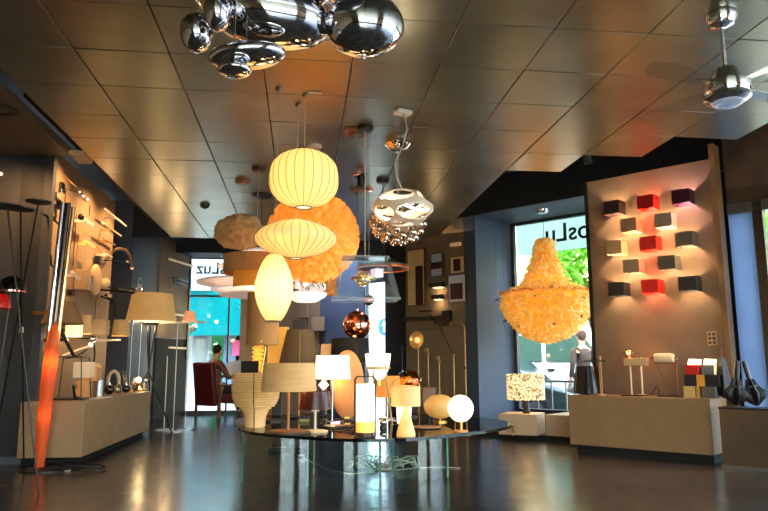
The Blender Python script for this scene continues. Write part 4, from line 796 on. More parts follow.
# roll lamp
P=cpt(668,7.45); t=thing('roll_head_desk_lamp','desk lamp with rounded cream roll shaped head on thin bronze frame','desk lamp',P,DA); hz=zat(P,358)
obj('head',G().lathe([(.03,-.1),(.045,-.095),(.05,-.05),(.05,.06),(.045,.1),(.03,.105)],28,(-.02,0,hz),ax=Vector((1,0,0))),mat('cream_shell',(222,196,160),.4),t); obj('head_knob',G().lathe([(.012,0),(.012,.05),(.025,.06),(0,.065)],16,(.08,0,hz),ax=Vector((1,0,-.2))),chrome,t); obj('end_knob',G().lathe([(.02,0),(.02,.03),(0,.03)],16,(-.12,0,hz),ax=Vector((-1,0,0))),brass,t)
bz_=mat('bronze_rod',(110,70,48),.4,.6); obj('frame',G().tube([(-.12,0,hz-.05),(.12,0,hz-.05)],.006,8).tube([(-.1,0,hz-.05),(.03,0,.0)],.006,8).tube([(.1,0,hz-.05),(.1,0,.0)],.006,8),bz_,t); obj('base',G().box((.02,0,.005),(.22,.12,.01)),black,t)
P=cpt(657,7.4); a=obj('cable_loop',G().tube([(-.13,0,.005),(-.06,.02,.03),(.0,0,.11),(.02,0,.06),(.01,0,.0),(.05,0,.005)],.006,6),cable_m,loc=P,rz=DA); tag(a,'short stiff black flex bent upward between two desk lamps','cable')
P=cpt(632,7.35); a=obj('flat_tray',G().box((0,0,.006),(.22,.1,.012)),black,loc=P,rz=DA,bev=.002); tag(a,'thin black tray at the foot of the bench shaped lamp','tray')
# stacked lamp boxes
def cubebox(px,z,n,w,d,h,m_,lb,grp='cube lamp boxes stacked on the counter',lit=None,side=None):
    q=cpt(px,n); t=thing('box_lamp',lb,'box lamp',(q.x,q.y,z),DA,grp)
    obj('body',G().box((0,0,h/2),(w,d,h)),m_,t,bev=.003)
    if side: obj('side_face',G().box((w/2+.002,0,h/2),(.004,d*.96,h*.96)),side,t)
    if lit: obj('glow_top',G().slab([(-w/2,h),(w/2,h),(w/2+.01,h+.055),(-w/2+.015,h+.06)],.012,Matrix.Translation((0,d*.1,0))),mat('box_glow',(255,250,240),e=(255,215,170),es=2.2),t); light('POINT',(0,-.06,h+.04),.8,parent=t)
    return t
z=CH+.001; ch=.115
cubebox(691,z,7.38,.11,.12,ch,mat('box_cream',(200,172,112),.5),'cream box lamp at left end of the bottom row of the stack',side=mat('box_ochre_side',(180,140,60),.5))
cubebox(699.5,z,7.38,.035,.12,ch,mat('box_ochre',(186,146,70),.5),'narrow ochre box lamp beside the cream one, bottom row')
cubebox(711,z,7.38,.12,.12,ch,mat('box_grey',(104,98,92),.5),'grey box lamp, bottom row right')
cubebox(693,z+ch,7.38,.12,.12,ch,mat('box_navy',(26,24,36),.5),'dark navy box lamp, middle row left')
cubebox(703,z+ch,7.38,.075,.12,ch,mat('box_amber',(214,150,60),.5),'amber box lamp, middle row centre')
cubebox(715,z+ch,7.38,.13,.12,ch,mat('box_black',(30,28,30),.5),'black box lamp, middle row right')
cubebox(695.5,z+2*ch,7.38,.13,.12,.10,mat('box_red',(170,20,20),.45),'red box lamp with glowing lid on top of the stack',lit=1)
cubebox(711,z+2*ch,7.38,.12,.12,.10,mat('box_slate',(90,94,100),.45),'slate box lamp with glowing lid on top of the stack',lit=1,side=mat('box_lit_side',(255,215,170),e=(255,190,130),es=.6))
# black garment / umbrellas
P=D(-2.08,7.42,CH); t=thing('hanging_umbrella','closed black umbrella with brown handle leaning by the stacked box lamps','umbrella',P,DA)
obj('canopy_folds',G().lathe([(.01,0),(.05,.03),(.065,.16),(.045,.3),(.03,.4)],20,mod=lambda a,z:1+.15*cos(a*5)),mat('black_nylon',(14,14,16),.5),t); obj('handle',G().tube([(0,0,.38),(0,0,.5),(.02,0,.53),(.04,0,.5)],.01,8),mat('brown_handle',(100,50,30),.5),t); obj('tip',G().cyl((0,0,0),.006,.03,8),steel,t)
# dot plate on panel
P=D(-2.26,7.785,1.23); t=thing('switch_plate','steel wall plate with six round holes on the panel edge','wall plate',P,DA); obj('plate',G().box((0,.008,0),(.1,.006,.15)),mat('plate_tan',(170,140,112),.5),t)
for i in range(2):
    for j in range(3): obj('round_socket',G().lathe([(0,0),(.014,0),(.014,.01),(0,.01)],16,(-.022+.044*i,0,-.045+.045*j),ax=Vector((0,-1,0))),mat('dark_socket',(60,44,34),.4,.5),t)
# umbrella stand plinth of steel
P=D(-1.87,7.15); t=thing('steel_plinth','brushed steel box plinth at far right holding umbrellas','plinth',P,DA); obj('box',G().box((.1,0,.27),(.5,.32,.54)),mat('plinth_steel',(120,104,88),.3,.85,bump=.05,bs=60),t,bev=.003); obj('top_tray',G().box((.1,0,.548),(.51,.33,.015)),black,t); obj('base_trim',G().box((.1,0,.015),(.52,.34,.03)),steel,t)
def umb(px,n,label,tilt,g_):
    d=ray(px,400); k=n/(d.x*NV.x+d.y*NV.y); q=EYE+d*k; t=thing('closed_umbrella',label,'umbrella',(q.x,q.y,.572),DA,'umbrellas on the steel plinth'); t.rotation_euler.y=tilt
    obj('canopy_folds',G().lathe([(.008,0),(.03,.02),(.07,.06),(.088,.12),(.05,.175),(.028,.25)],42,mod=lambda a,z:1+.28*cos(a*6)),MATS['black_nylon'],t); obj('handle',G().tube([(0,0,.24),(0,0,.42)],.022,10),black,t); obj('tie_band',G().lathe([(.05,.17),(.056,.17),(.056,.19),(.05,.19)],20,close=True),mat('band_grey',(60,60,62),.5),t)
umb(757,7.1,'closed black umbrella with upright handle on the steel plinth, right one',-.2,1)
umb(735,7.02,'closed black umbrella slumped on the steel plinth, left one',.12,1)
# spray of white leaf behind far right : outdoor planter skip
# ================================================================ LEFT COUNTER & DISPLAY WALL
LC=.61
t=thing('display_counter','long white display counter with black plinth along the left wall','counter',(-2.42,8.65,0)); lcw=mat('counter_white_left',(166,136,100),.45)
obj('body',G().box((0,0,.08+(LC-.08)/2),(.6,3.0,LC-.08)),lcw,t,bev=.004); obj('plinth',G().box((-.03,0.02,.04),(.54,2.8,.08)),blackm,t)
def lp(px,X=-2.45):  # on the counter along line x=X
    d=ray(px,390); k=X/d.x; q=EYE+d*k; return Vector((X,q.y,LC+.001))
def lwall(px,py,X=-2.7): return atx(px,py,X)
# leaning tube lamp (orange + chrome)
b_=Vector(fl(66,470)); b_=Vector((b_.x,b_.y,0)); Y0=b_.y
def tub(px,py): 
    q=at(px,py,Y0); return q
base0=at(44,468,6.9); 
t=thing('tube_floor_lamp','tall floor lamp of paired chrome tubes above a glowing orange tapered tube','floor lamp',(base0.x,6.9,0)); O=Vector(t.location)
def L_(px,py): return at(px,py,6.9)-O
og2=mat('orange_glow_tube',(240,118,56),.4,e=(240,90,26),es=.16,var=.02,trl=.45)
pts=[L_(x,y) for x,y in[(42,465),(47,425),(51,385),(54,350),(56,330),(57,324)]]
g=G(); vs=[]
rad=[mp(w,base0) for w in(4.6,6.0,6.8,6.8,5.6,2.2)]
def vtube(g,pts,rad,seg=24):
    n=len(pts); vs=[]; fs=[]
    for i,p in enumerate(pts):
        for k in range(seg): a=2*PI*k/seg; vs.append(Vector(p)+Vector((rad[i]*cos(a),rad[i]*sin(a),0)))
    for i in range(n-1):
        for k in range(seg): l=(k+1)%seg; fs.append((i*seg+k,i*seg+l,i*seg+seg+l,i*seg+seg+k))
    fs+= [tuple(range(seg))[::-1],tuple((n-1)*seg+k for k in range(seg))]; return g.add(vs,fs)
pts=[L_(x,y) for x,y in[(39,468),(43.5,425),(47.5,385),(52,350),(54.5,332),(56.5,321)]]; pts[0].z=.03
obj('orange_tube',vtube(g,pts,rad),og2,t)
top=at(69,203,6.9)-O; 
for dx,r,m_,nme in[(-4,2.4,chrome,'chrome_tube'),(1.2,2.8,mat('dark_chrome',(90,80,76),.12,1),'chrome_tube'),(6.5,2.2,mat('warm_chrome',(230,190,140),.15,1),'chrome_tube')]:
    a=L_(50+dx*.9,355); c=L_(67+dx,203 if dx<5 else 207); obj(nme,vtube(G(),[a,a.lerp(c,.5),c],[mp(r,base0)]*3),m_,t)
a=L_(45,352); obj('chrome_tube',vtube(G(),[pts[0]+Vector((-.03,0,.02)),a],[.012,.014]),chrome,t)
obj('base',G().lathe([(0,0),(.2,0),(.2,.012),(.17,.02),(0,.02)],36),black,t); light('POINT',L_(54.2,336),2.0,(255,225,150),.05,t); light('POINT',L_(50.5,362),.8,(255,190,120),.05,t); light('POINT',L_(44.5,415),.3,(255,170,110),.05,t)
p0=Vector((base0.x,6.9,0))
g=[p0+Vector((.28+.22*cos(a)+.1*sin(a*.37),-.05+.12*sin(a),.012+.07*abs(sin(a*.5))*(1 if k%7<4 else .3))) for k,a in[(k,k*.42) for k in range(60)]]; a=obj('floor_cable',G().tube(g,.005,6),cable_m); tag(a,'looped black flex on the floor beside the orange tube lamp','cable')
for k,(dx,dy) in enumerate([(.25,-.12),(.48,.02)]):
    q=p0+Vector((dx,dy,.0)); a=obj('cable_connector',G().box((0,0,.012),(.05,.02,.02),.4),mat('pale_plastic',(200,190,180),.4),loc=q,bev=.003); tag(a,['pale connector on the flex nearest the orange tube lamp foot','pale connector on the flex nearest the left counter'][k],'plug')
# triple dish floor lamp
Yd=5.6
feet=[(-3,470),(76,506),(8,470)]; tops=[(7,203.5),(20.5,206),(39,199)]
cross=at(21,300,Yd)
ft=Vector(fl(39,495)); t=thing('triple_dish_floor_lamp','black floor lamp, three thin crossing rods carrying flat dish shades at upper left','floor lamp',(ft.x-.35,ft.y+.25,0)); O=Vector(t.location)
tops_=[at(px,py,Yd-.1+.1*k) for k,(px,py) in enumerate(tops)]; feet_=[fl(39,495),fl(-12,478),fl(24,474)]
for k in range(3):
    T=tops_[k]-O; F=feet_[[1,2,0][k]]-O if k!=0 else feet_[0]-O
    F=[feet_[0],feet_[2],feet_[1]][k]-O; F.z=0
    obj('rod',G().tube([F,T],.007,8),black,t); w=mp([17,13,12][k],tops_[k]); obj('dish',G().lathe([(0,.005),(w*.4,-.012),(w,-.02),(w*.98,-.03),(w*.4,-.035),(0,-.035)],40,T),black,t)
obj('clamp',G().box(at(21.5,330,Yd)-O,(.02,.03,.045)),cable_w,t)
# domes lamp
P=at(12,284,5.9); t=thing('black_dome_lamp','floor lamp with glossy black dome shade at the left edge','floor lamp',(P.x-.1,P.y+.02,0)); O=Vector(t.location); r=mp(13,P)
obj('dome',G().lathe([(r,-mp(8,P)),(r*.98,-mp(2,P)),(r*.75,mp(4,P)),(r*.3,mp(8,P)),(0,mp(8.5,P))],36,P-O,cap=False),mat('gloss_black',(14,12,12),.12,coat=.5),t); obj('dome_rim',G().lathe([(r*.98,-.002),(r*1.02,-.002),(r*1.02,.008),(r*.98,.008)],36,P-O-Vector((0,0,mp(8,P))),close=True),copper,t); obj('inner_bulb',G().ell(P-O-Vector((0,0,.02)),.03,14,10),mat('soft_bulb3',(230,200,180),e=(255,170,120),es=.8),t); obj('pole',G().tube([(0,0,.01),((P-O).x,(P-O).y,(P-O).z)],.009,8),black,t); base(t,P,.16)
P=at(-3,300,5.8); t=thing('red_dome_lamp','red dome shade floor lamp mostly outside the left edge','floor lamp',(P.x-.15,P.y,0)); O=Vector(t.location); r=mp(13,P); obj('dome',G().lathe([(r,-mp(8,P)),(r*.98,-mp(2,P)),(r*.75,mp(5,P)),(0,mp(9,P))],36,P-O,cap=False),mat('gloss_red',(190,20,16),.2,coat=.5,e=(200,20,10),es=.1),t); obj('pole',G().tube([(0,0,.01),((P-O).x,(P-O).y,(P-O).z)],.009,8),black,t); base(t,P,.16)
a=obj('wall_button',G().lathe([(0,0),(.02,0),(.02,.012),(0,.012)],16,ax=Vector((0,-1,0))),mat('button_glow',(255,240,210),e=(255,230,190),es=1),loc=at(1,174,7.39)); tag(a,'tiny round white light on the dark partition at the left edge','wall light')
P=fl(2,110,3.195); t=thing('recessed_downlight','round dark recessed downlight in the left soffit','downlight',(P.x,P.y,3.195)); obj('ring',G().lathe([(.09,0),(.14,0),(.14,-.012),(.09,-.012)],32,close=True),mat('ring_dark',(60,52,44),.4),t); obj('lamp_face',G().cyl((0,0,-.008),.05,.006),mat('lamp_face',(120,105,90),.3),t); light('SPOT',(-2.85,6.75,3.1),60,(255,190,120),.05,spot=130,blend=1,target=(-3.1,7.35,1.9))
P=at(85,158.5,7.3); t=thing('emergency_light','small rectangular cream emergency light in the black ceiling gap','emergency light',fl(87,160,2.99)); obj('hanger',G().box((-.06,0,.4),(.03,.03,.7)),black,t); obj('case',G().box((-.06,0,.03),(.14,.3,.05)),mat('cream_plastic',(170,135,100),.5,e=(200,150,100),es=.15),t,bev=.008); obj('lens',G().box((-.06,0,.0),(.1,.24,.012)),mat('cream_lens',(190,160,125),.4),t)
a=obj('gap_mount',G().box((-2.2,8.5,3.12),(.12,6,.04)),plen); a['kind']='structure'; a.name='trim_6'
# wall lamps on the left display wall
WX=-2.75
def wl_(name,label,px,py,X=-2.7,group='wall lamps on the left display wall'): P=atx(px,py,X); return thing(name,label,'wall lamp',P,0,group),P
t,P=wl_('rod_wall_lamp','swing arm wall lamp with small chrome block near the top of the display wall',60,188); obj('block',G().box((0,0,0),(.08,.1,.12)),chrome,t,bev=.006); obj('arm',G().tube([(.04,0,0),(.16,.3,.01)],.006,6),black,t); obj('upper_wire',G().tube([(.02,-.05,.16),(.14,.3,.03)],.003,6),mat('tan_wire',(150,110,70),.5),t)
t,P=wl_('spot_bar','slim bar with three tiny lit wall spots',84,195,-2.72); 
for k,(px,py) in enumerate([(79.5,192.5),(83.5,196),(87.5,199.3)]): q=atx(px,py,-2.7)-P; obj('spot',G().ell(q,.014,12,8),mat('spot_glow',(255,250,240),e=(255,235,210),es=2.5),t)
obj('bar',G().tube([atx(78,192,-2.72)-P,atx(89,200,-2.72)-P],.008,6),beige,t)
def bar(px0,py0,px1,py1,X,r,m_,label,lit=False,cap=None):
    A_=atx(px0,py0,X); B_=atx(px1,py1,X); t=thing('bar_wall_lamp',label,'wall lamp',A_,0,'bar shaped wall lamps'); obj('tube',G().tube([(0,0,0),B_-A_],r,10),m_,t); mid=(B_-A_)/2; obj('mount',G().box((WX-X)/2*Vector((1,0,0))+mid,(abs(WX-X),.03,.03)) if 0 else G().box(mid+Vector(((WX-X)/2,0,0)),(abs(WX-X),.03,.03)),m_,t)
    if cap: obj('end_cap',G().ell((0,0,0),r*1.6,10,8),cap,t)
    return t
gl1=mat('bar_glow',(255,225,180),.4,e=(255,205,150),es=.7); wb=mat('bar_white',(236,214,180),.4,e=(255,220,180),es=.15)
bar(105,209,126,226,-2.6,.013,wb,'longest white bar wall lamp, topmost of the bars at the wall end')
bar(103,223,121,236,-2.6,.012,mat('bar_tan',(205,165,115),.4,e=(255,200,140),es=.12),'tan bar wall lamp just below the longest white bar',cap=gl1)
bar(103,238,115,245,-2.6,.008,mat('bar_tan2',(170,130,86),.4),'thin tan bar wall lamp third from the top at the wall end')
bar(104,253,112,257,-2.6,.01,wb,'short white bar wall lamp above the black arm lamp')
bar(81,217,92,225,-2.62,.024,gl1,'stubby glowing bar wall lamp with black end cap, upper left',cap=black)
bar(84,241,94,247,-2.62,.022,mat('bar_amber_glow',(255,190,100),.4,e=(255,180,90),es=.7),'stubby amber glowing bar wall lamp, middle of the wall')
bar(72,272,79,279,-2.62,.024,wb,'stubby cream bar wall lamp beside the two tone box lamp')
t,P=wl_('arm_wall_lamp','black wall lamp with thin arm reaching right over the dark recess',98,260); obj('block',G().box((0,0,0),(.07,.09,.1)),black,t,bev=.005); obj('arm',G().tube([(0,0,0),(.3,.3,.03)],.006,6),black,t); obj('head',G().ell((.3,.3,.03),.022,12,8),chrome,t)
t,P=wl_('arc_wall_lamp','gold arc shaped wall lamp curving over the dark recess',112,252,-2.72); 
cen=[atx(112,253,-2.55),atx(115,249.5,-2.52),atx(120,248.5,-2.5),atx(126,250,-2.48),atx(130,256,-2.46),atx(132,268,-2.45)]; obj('arc_tube',G().tube([(0,0,0)]+[c-P for c in cen],.02,10),mat('gold_tube',(150,112,72),.35,.5),t); obj('tip',G().ell(cen[-1]-P,.024,12,8),mat('tip_glow',(255,220,170),e=(255,200,140),es=.8),t)
t,P=wl_('two_tone_box_lamp','box wall lamp, cream on the left half and black on the right',85,281,-2.675); obj('cream_half',G().box((0,-.09,0),(.14,.18,.24)),mat('cream_box',(205,170,125),.5),t,bev=.005); obj('black_half',G().box((0,.06,-.02),(.12,.12,.2)),black,t,bev=.005)
t,P=wl_('ball_wall_lamp','small cream ball wall lamp near the end of the display wall',105,283,-2.62); obj('globe',G().ell((0,0,0),.07,24,14),mat('cream_ball',(232,196,145),.4,e=(255,205,140),es=.15),t); obj('stem',G().tube([(0,0,0),(-.12,0,0)],.012,8),brass,t)
t,P=wl_('shell_wall_lamp','pale curved shell wall lamp behind the small ball lamp',95,278,-2.68); obj('shell',G().ell((0,.0,-.02),(.05,.22,.2),28,16,disp=lambda v:1+.1*v.y),mat('shell_cream',(200,160,112),.5,e=(255,190,120),es=.1),t); light('POINT',(.1,0,.25),1.0,parent=t); obj('mount',G().box((-.04,0,0),(.04,.06,.06)),brass,t)
for (px,py,ln,lb,m_) in [(116,288.5,.5,'horizontal chrome rod wall lamp over the dark recess, upper one',chrome),(110,291,.35,'horizontal dark rod wall lamp below the ball lamp',black)]:
    t,P=wl_('rod_wall_lamp',lb,px,py,-2.6); obj('rod',G().tube([(-.12,-ln/2,0),(.0,-ln/4,0),(.25,ln/2,.0)],.014,8),m_,t); obj('end_ring',G().lathe([(.03,-.01),(.045,-.01),(.045,.01),(.03,.01)],20,(.25,ln/2,.02),close=True,ax=Vector((0,-1,0))),m_,t)
# shaded wall lamps
def ws(px,y0,y1,w0,w1,X,m_,label,box=False,pw=0):
    P=atx(px,(y0+y1)/2,X); t=thing('shaded_wall_lamp',label,'wall lamp',P,0,'shaded wall lamps above the left counter'); a=zat(P,y1); b=zat(P,y0)
    if box: w=mp(w0,P); obj('shade',G().box((0,0,(a+b)/2),(.16,w*1.4,b-a)),m_,t,bev=.004)
    else: obj('shade',G().shade(mp(w1,P),mp(w0,P),a,b,.003,40),m_,t)
    obj('bracket',G().box(((WX-X)/2,0,0),(abs(WX-X),.03,.04)),brass,t)
    if pw: light('POINT',(0,0,a+.02),pw,parent=t)
ws(63,302,324,11,20,-2.45,mat('taupe_card',(140,112,80),.8),'wide taupe tapered shade behind the leaning chrome tubes')
ws(74,324,336.5,8,8,-2.5,mat('lit_cream_shade',(255,238,200),.6,e=(255,225,170),es=1.1),'glowing cream drum shade right of the chrome tubes',pw=3)
ws(86,315,334,4.5,6.5,-2.5,mat('cream_card',(216,178,128),.8,e=(255,190,120),es=.12),'cream narrow drum shade beside the glowing one',pw=1)
ws(101,320,335,11,11,-2.5,mat('pale_card',(205,172,130),.8,e=(255,195,130),es=.08),'pale box shaped shade in the middle of the row',box=True,pw=1)
ws(121,320,336,7,8.5,-2.45,mat('straw_card',(205,166,105),.8,e=(255,190,110),es=.12),'straw coloured drum shade at the end of the row',pw=1)
bar(103,340.5,120,340,-2.5,.014,wb,'horizontal cream bar wall lamp below the straw shade')
t,P=wl_('globe_wall_lamp','small chrome and glass globe wall lamp below the shades',92,339,-2.5); obj('globe',G().ell((0,0,0),.05,20,12),chrome,t); obj('arm',G().tube([(-.22,0,.02),(-.05,0,.0)],.008,6),black,t)
t,P=wl_('swing_wall_lamp','swing arm wall lamp with white rod and tiny lit head',85,347,-2.55); obj('rod',G().tube([(-.15,-.28,-.1),(.02,.12,.02)],.012,8),wb,t); obj('head',G().ell((.02,.14,.03),.028,12,8),mat('spot_glow',(255,250,240)),t); obj('hook',G().tube([(.0,.2+.2*sin(a),.0-.2*(1-cos(a))+.1) for a in[PI*.9*k/10 for k in range(11)]],.012,8),black,t); light('POINT',(.1,.14,.0),.8,parent=t)
t,P=wl_('clamp_wall_lamp','dark tube wall lamp slanting down left of the white swing arm',69,345,-2.5); obj('tube',G().tube([(0,-.25,.12),(0,.2,-.12)],.02,10),black,t); obj('mount',G().box((-.12,-.1,.05),(.24,.03,.03)),black,t)
t,P=wl_('small_box_sconce','small dark square wall bracket with white plug near the tubes',71,293,-2.68); obj('box',G().box((0,0,0),(.06,.1,.07)),mat('dark_red_box',(70,24,20),.5),t); obj('arm',G().tube([(0,0,0),(0,-.25,.0)],.005,6),black,t)
t,P=wl_('jointed_wall_lamp','black jointed wall lamp on the wall at the partition edge',52,218,-2.7); obj('arm',G().tube([(0,-.3,-.02),(0,.0,.0),(0.05,.12,-.06)],.012,8),black,t); obj('head',G().ell((0,.0,0),.04,14,8),black,t)
t,P=wl_('cone_wall_lamp','small black cone wall lamp above the chrome tubes',58,200,-2.7); obj('cone',G().lathe([(.02,0),(.05,.12),(0,.12)],20,ax=Vector((0,1,-.4))),black,t); obj('arm',G().tube([(0,0,0),(-.05,-.1,0)],.008,6),black,t)
t,P=wl_('bent_wall_lamp','small black bent wall lamp beside the chrome tubes, mid height',50,260,-2.7); obj('arm',G().tube([(0,0,.06),(0,.05,-.05),(.05,.2,-.1)],.012,8),black,t); obj('head',G().ell((.05,.2,-.12),.03,14,8),chrome,t)
t,P=wl_('claw_wall_lamp','black and chrome adjustable wall lamp left of the horizontal rods',108,300,-2.6); obj('arm',G().tube([(-.1,0,.05),(.05,.1,.0),(.05,.25,-.2)],.014,8),black,t); obj('head',G().box((.02,-.1,.05),(.06,.2,.05)),chrome,t,bev=.005)
g=G()
wires=mat('wall_flex',(120,70,50),.6)
for k,(px,y0,y1) in enumerate([(66,190,300),(76.5,215,268),(90,205,216),(96,300,330),(100,262,300)]):
    A_=atx(px,y0,-2.742); B_=Vector((A_.x,A_.y,atx(px,y1,-2.742).z)); a=obj('wall_flex',G().tube([A_,B_],.006,6),wires); tag(a,'thin brown flex running down the display wall, '+['nearest the partition','second from the partition','short one at the top','short one just above the lamp shades','one beside the two tone box lamp'][k],'cable','flex lines on the display wall')
# counter items left
P=lp(70); t=thing('cage_table_lamp','table lamp with white glass cube shade inside a thin black rod frame','table lamp',P); zz=zat(P,357)
w=.17
g=G()
for x in(-w,w):
    for y in(-w,w): g.tube([(x,y,0),(x*.8,y*.8,zz)],.006,6)
obj('rod_frame',g.tube([(-w*.8,-w*.8,zz),(w*.8,-w*.8,zz),(w*.8,w*.8,zz),(-w*.8,w*.8,zz)],.006,6,closed=True),black,t); obj('base_plate',G().box((0,0,.006),(.42,.42,.012)),black,t); z0,z1=zat(P,378),zat(P,362); obj('glass_shade',G().box((.1,.1,(z0+z1)/2),(.18,.18,z1-z0)),mat('milk_glass',(225,200,165),.3,e=(255,215,165),es=.2),t,bev=.01); obj('hook_arm',G().tube([(-.1+.25*sin(a),0,zz-.02+.1*(1-cos(a*2))*.5) for a in[k*.25 for k in range(12)]],.006,6),black,t)
P=lp(94,-2.35); P=Vector((P.x-.02,P.y,P.z)); t=thing('wave_wood_lamp','peach bentwood table lamp of stacked curved blocks on left counter','table lamp',lp(89,-2.38)); P=Vector(t.location); pw=mat('peach_wood',(214,158,104),.5,e=(255,170,100),es=.06)
k=mp(1,P); obj('upper_block',G().slab([(-8*k,16*k),(9*k,16*k),(9*k,30*k),(5*k,34*k),(-2*k,34*k),(-7*k,28*k),(-5*k,22*k)],.2,Matrix.Translation((0,-.1,0))),pw,t,bev=.008); obj('lower_block',G().slab([(-9*k,0),(1*k,0),(1*k,16*k),(-12*k,16*k),(-8*k,11*k),(-12*k,6*k)],.2,Matrix.Translation((0,-.1,0))),pw,t,bev=.008)
P=lp(99,-2.3); t=thing('ribbed_steel_lamp','short ribbed steel cylinder lamp on left counter','table lamp',P); k=mp(1,P); obj('cylinder',G().lathe([(4.5*k,0),(4.5*k,17*k),(0,17*k)],32,mod=lambda a,z:1+.04*cos(a*12)),steel,t); obj('lid',G().cyl((0,0,17*k),4.6*k,.01),black,t)
def vase(px,X,label,h,r,m_,kind=0,name='table_object'):
    P=lp(px,X); k=mp(1,P); t=thing(name,label,'ornament' if name=='table_object' else 'table lamp',P)
    if kind==0: obj('body',G().lathe([(r*.5*k,0),(r*k,h*.3*k),(r*.8*k,h*.7*k),(r*.35*k,h*k),(r*.3*k,h*k)],28),m_,t); obj('collar',G().cyl((0,0,h*k),r*.35*k,.01),brass,t)
    if kind==1: obj('body',G().ell((0,0,r*k),r*k,28,16),m_,t); obj('neck',G().cyl((0,0,1.9*r*k),r*.3*k,.03),chrome,t)
    return t,P,k
vase(109,-2.35,'round glossy black ball lamp on left counter',8,5,mat('gloss_black',(14,12,12),.12),1,'ball_table_lamp')
t,P,k=vase(118,-2.35,'black and chrome bulbous lamp beside the black ball lamp',9,4.5,chrome,0,'bulb_table_lamp'); 
t,P,k=vase(126,-2.3,'low dark glass bulb lamp in the middle of the counter clutter',7,4,mat('dark_bulb',(30,24,24),.1,coat=.5),1,'ball_table_lamp')
P=lp(113,-2.5); t=thing('glass_ring_lamp','clear glass ring shaped lamp standing behind the black ball lamp','table lamp',P); k=mp(1,P); obj('ring',G().tube([(8*k*cos(a)*.4,8*k*cos(a),11*k+10*k*sin(a)) for a in[2*PI*q/32 for q in range(32)]],.022,10,closed=True),mat('ring_glass',(205,195,170),.1,tr=.5,e=(255,210,140),es=.08),t); obj('foot',G().cyl((0,0,0),.06,.03),brass,t)
P=lp(122,-2.5); t=thing('leaf_lamp','lamp with upright pointed metal leaves behind the counter clutter','table lamp',P); k=mp(1,P)
for q in range(5): a=-.9+.4*q; obj('leaf',G().add([(0,0,0),(.03,sin(a)*8*k-.03,10*k),(.03,sin(a)*8*k+.03,10*k),(.0,sin(a)*14*k,22*k),(.01,0,0.001),(.045,sin(a)*8*k-.03,10*k),(.045,sin(a)*8*k+.03,10*k)],[(0,1,3,2),(4,6,3,5),(0,2,6,4),(0,4,5,1)]),mat('leaf_metal',(170,150,110),.25,.8),t)
obj('foot',G().cyl((0,0,0),.08,.03),black,t)
P=lp(138,-2.3); t=thing('bare_bulb_lamp','gold bare bulb lamp shining brightly at the counter end','table lamp',P); k=mp(1,P); obj('gold_base',G().lathe([(6*k,0),(6.5*k,.02),(3*k,.05),(2*k,5*k),(3*k,7*k),(0,8*k)],28),brass,t); obj('crossbar',G().box((0,0,7*k),(.05,14*k,.03)),brass,t); obj('bulb',G().ell((0,0,11*k),2.6*k,20,14),mat('hot_bulb',(255,245,220),e=(255,225,160),es=9),t); light('POINT',(.08,0,12*k),2.5,(255,215,150),.03,t)
for q,(px,lb) in enumerate([(131,'small gold arm lamp left of the bright bare bulb'),(144,'small gold arm lamp at the very end of the counter')]):
    P=lp(px,-2.35); t=thing('gold_arm_lamp',lb,'table lamp',P); k=mp(1,P); obj('base',G().cyl((0,0,0),3*k,.02),brass,t); obj('arm',G().tube([(0,0,0),(0,0,8*k),(.05,-4*k,13*k),(.05,-8*k,10*k)],.012,8),brass,t); obj('head',G().ell((.05,-8*k,9*k),2.2*k,16,10),chrome,t)
for q,(px,lb) in enumerate([(129,'thin white rod standing lamp on the counter, left of the pair'),(138,'thin white rod standing lamp on the counter, right of the pair')]):
    P=atx(px,390,-2.38); P.z=LC; t=thing('white_rod_lamp',lb,'table lamp',P); zt=zat(P,320); obj('rod',G().cyl((0,0,0),.0045,zt,10),mat('rod_white',(205,205,210),.4,e=(220,220,255),es=.05),t); obj('base',G().cyl((0,0,0),.05,.012),white,t); obj('head',G().lathe([(.03,zt-.06),(.035,zt),(0,zt)],16),chrome,t)
P=lp(84,-2.3); a=obj('black_stand',G().tube([(0,-.1,.15),(0,-.02,.02),(0,.08,.02)],.014,8),black,loc=P+Vector((-.05,-.1,0))); tag(a,'small bent black rod leaning beside the wavy wood lamp','ornament')
P=lp(100,-2.2); a=obj('leaflet',G().box((0,0,.004),(.14,.5,.008)),mat('leaflet_paper',(245,235,215),.5),loc=P); tag(a,'white leaflet lying along the front edge of left counter','leaflet')
# ring logo on column
P=atx(139.5,286,-2.69); t=thing('round_wall_sign','small round white ring sign on the dark column','sign',P); obj('ring',G().lathe([(.13,0),(.15,0),(.15,.008),(.13,.008)],36,ax=Vector((1,0,0)),close=True),mat('sign_white',(200,205,215),.5),t)
for q in range(3): obj('letter_bar',G().box((.005,-.07+.07*q,0),(.006,.045,.06)),MATS['sign_white'],t)
# tripod pleated lamp
Pt=at(152,307,10.4); Pb=Vector((Pt.x,Pt.y,0)); t=thing('tripod_floor_lamp','black tripod floor lamp with a wide pleated yellow straw shade','floor lamp',Pb); P=Pb
z0,z1=zat(P,322),zat(P,294); obj('shade',G().shade(mp(25,P),mp(20,P),z0,z1,.004,160,mod=lambda a,z:1-.015*(.5+.5*cos(a*80))),mat('straw_pleats',(222,192,130),.8,e=(255,208,130),es=.2,trl=.2,var=.06),t,ang=80); obj('diffuser',G().lathe([(0,z0+.01),(mp(24.5,P),z0+.01),(mp(24.5,P),z0+.016),(0,z0+.016)],48),mat('opal_disc',(255,240,215)),t)
obj('head_bar',G().box((0,0,z0-.03),(.22,.03,.04)),black,t)
for a in(-.5,1.6,3.6): obj('leg',G().tube([(-.18*cos(a)*.4,-.18*sin(a)*.4,z0-.02),(.0,0,z0*.55),(.48*cos(a),.48*sin(a),0)],.012,8),black,t)
light('POINT',(0,0,z0-.08),6,parent=t); light('POINT',(0,0,z1+.08),3,parent=t)
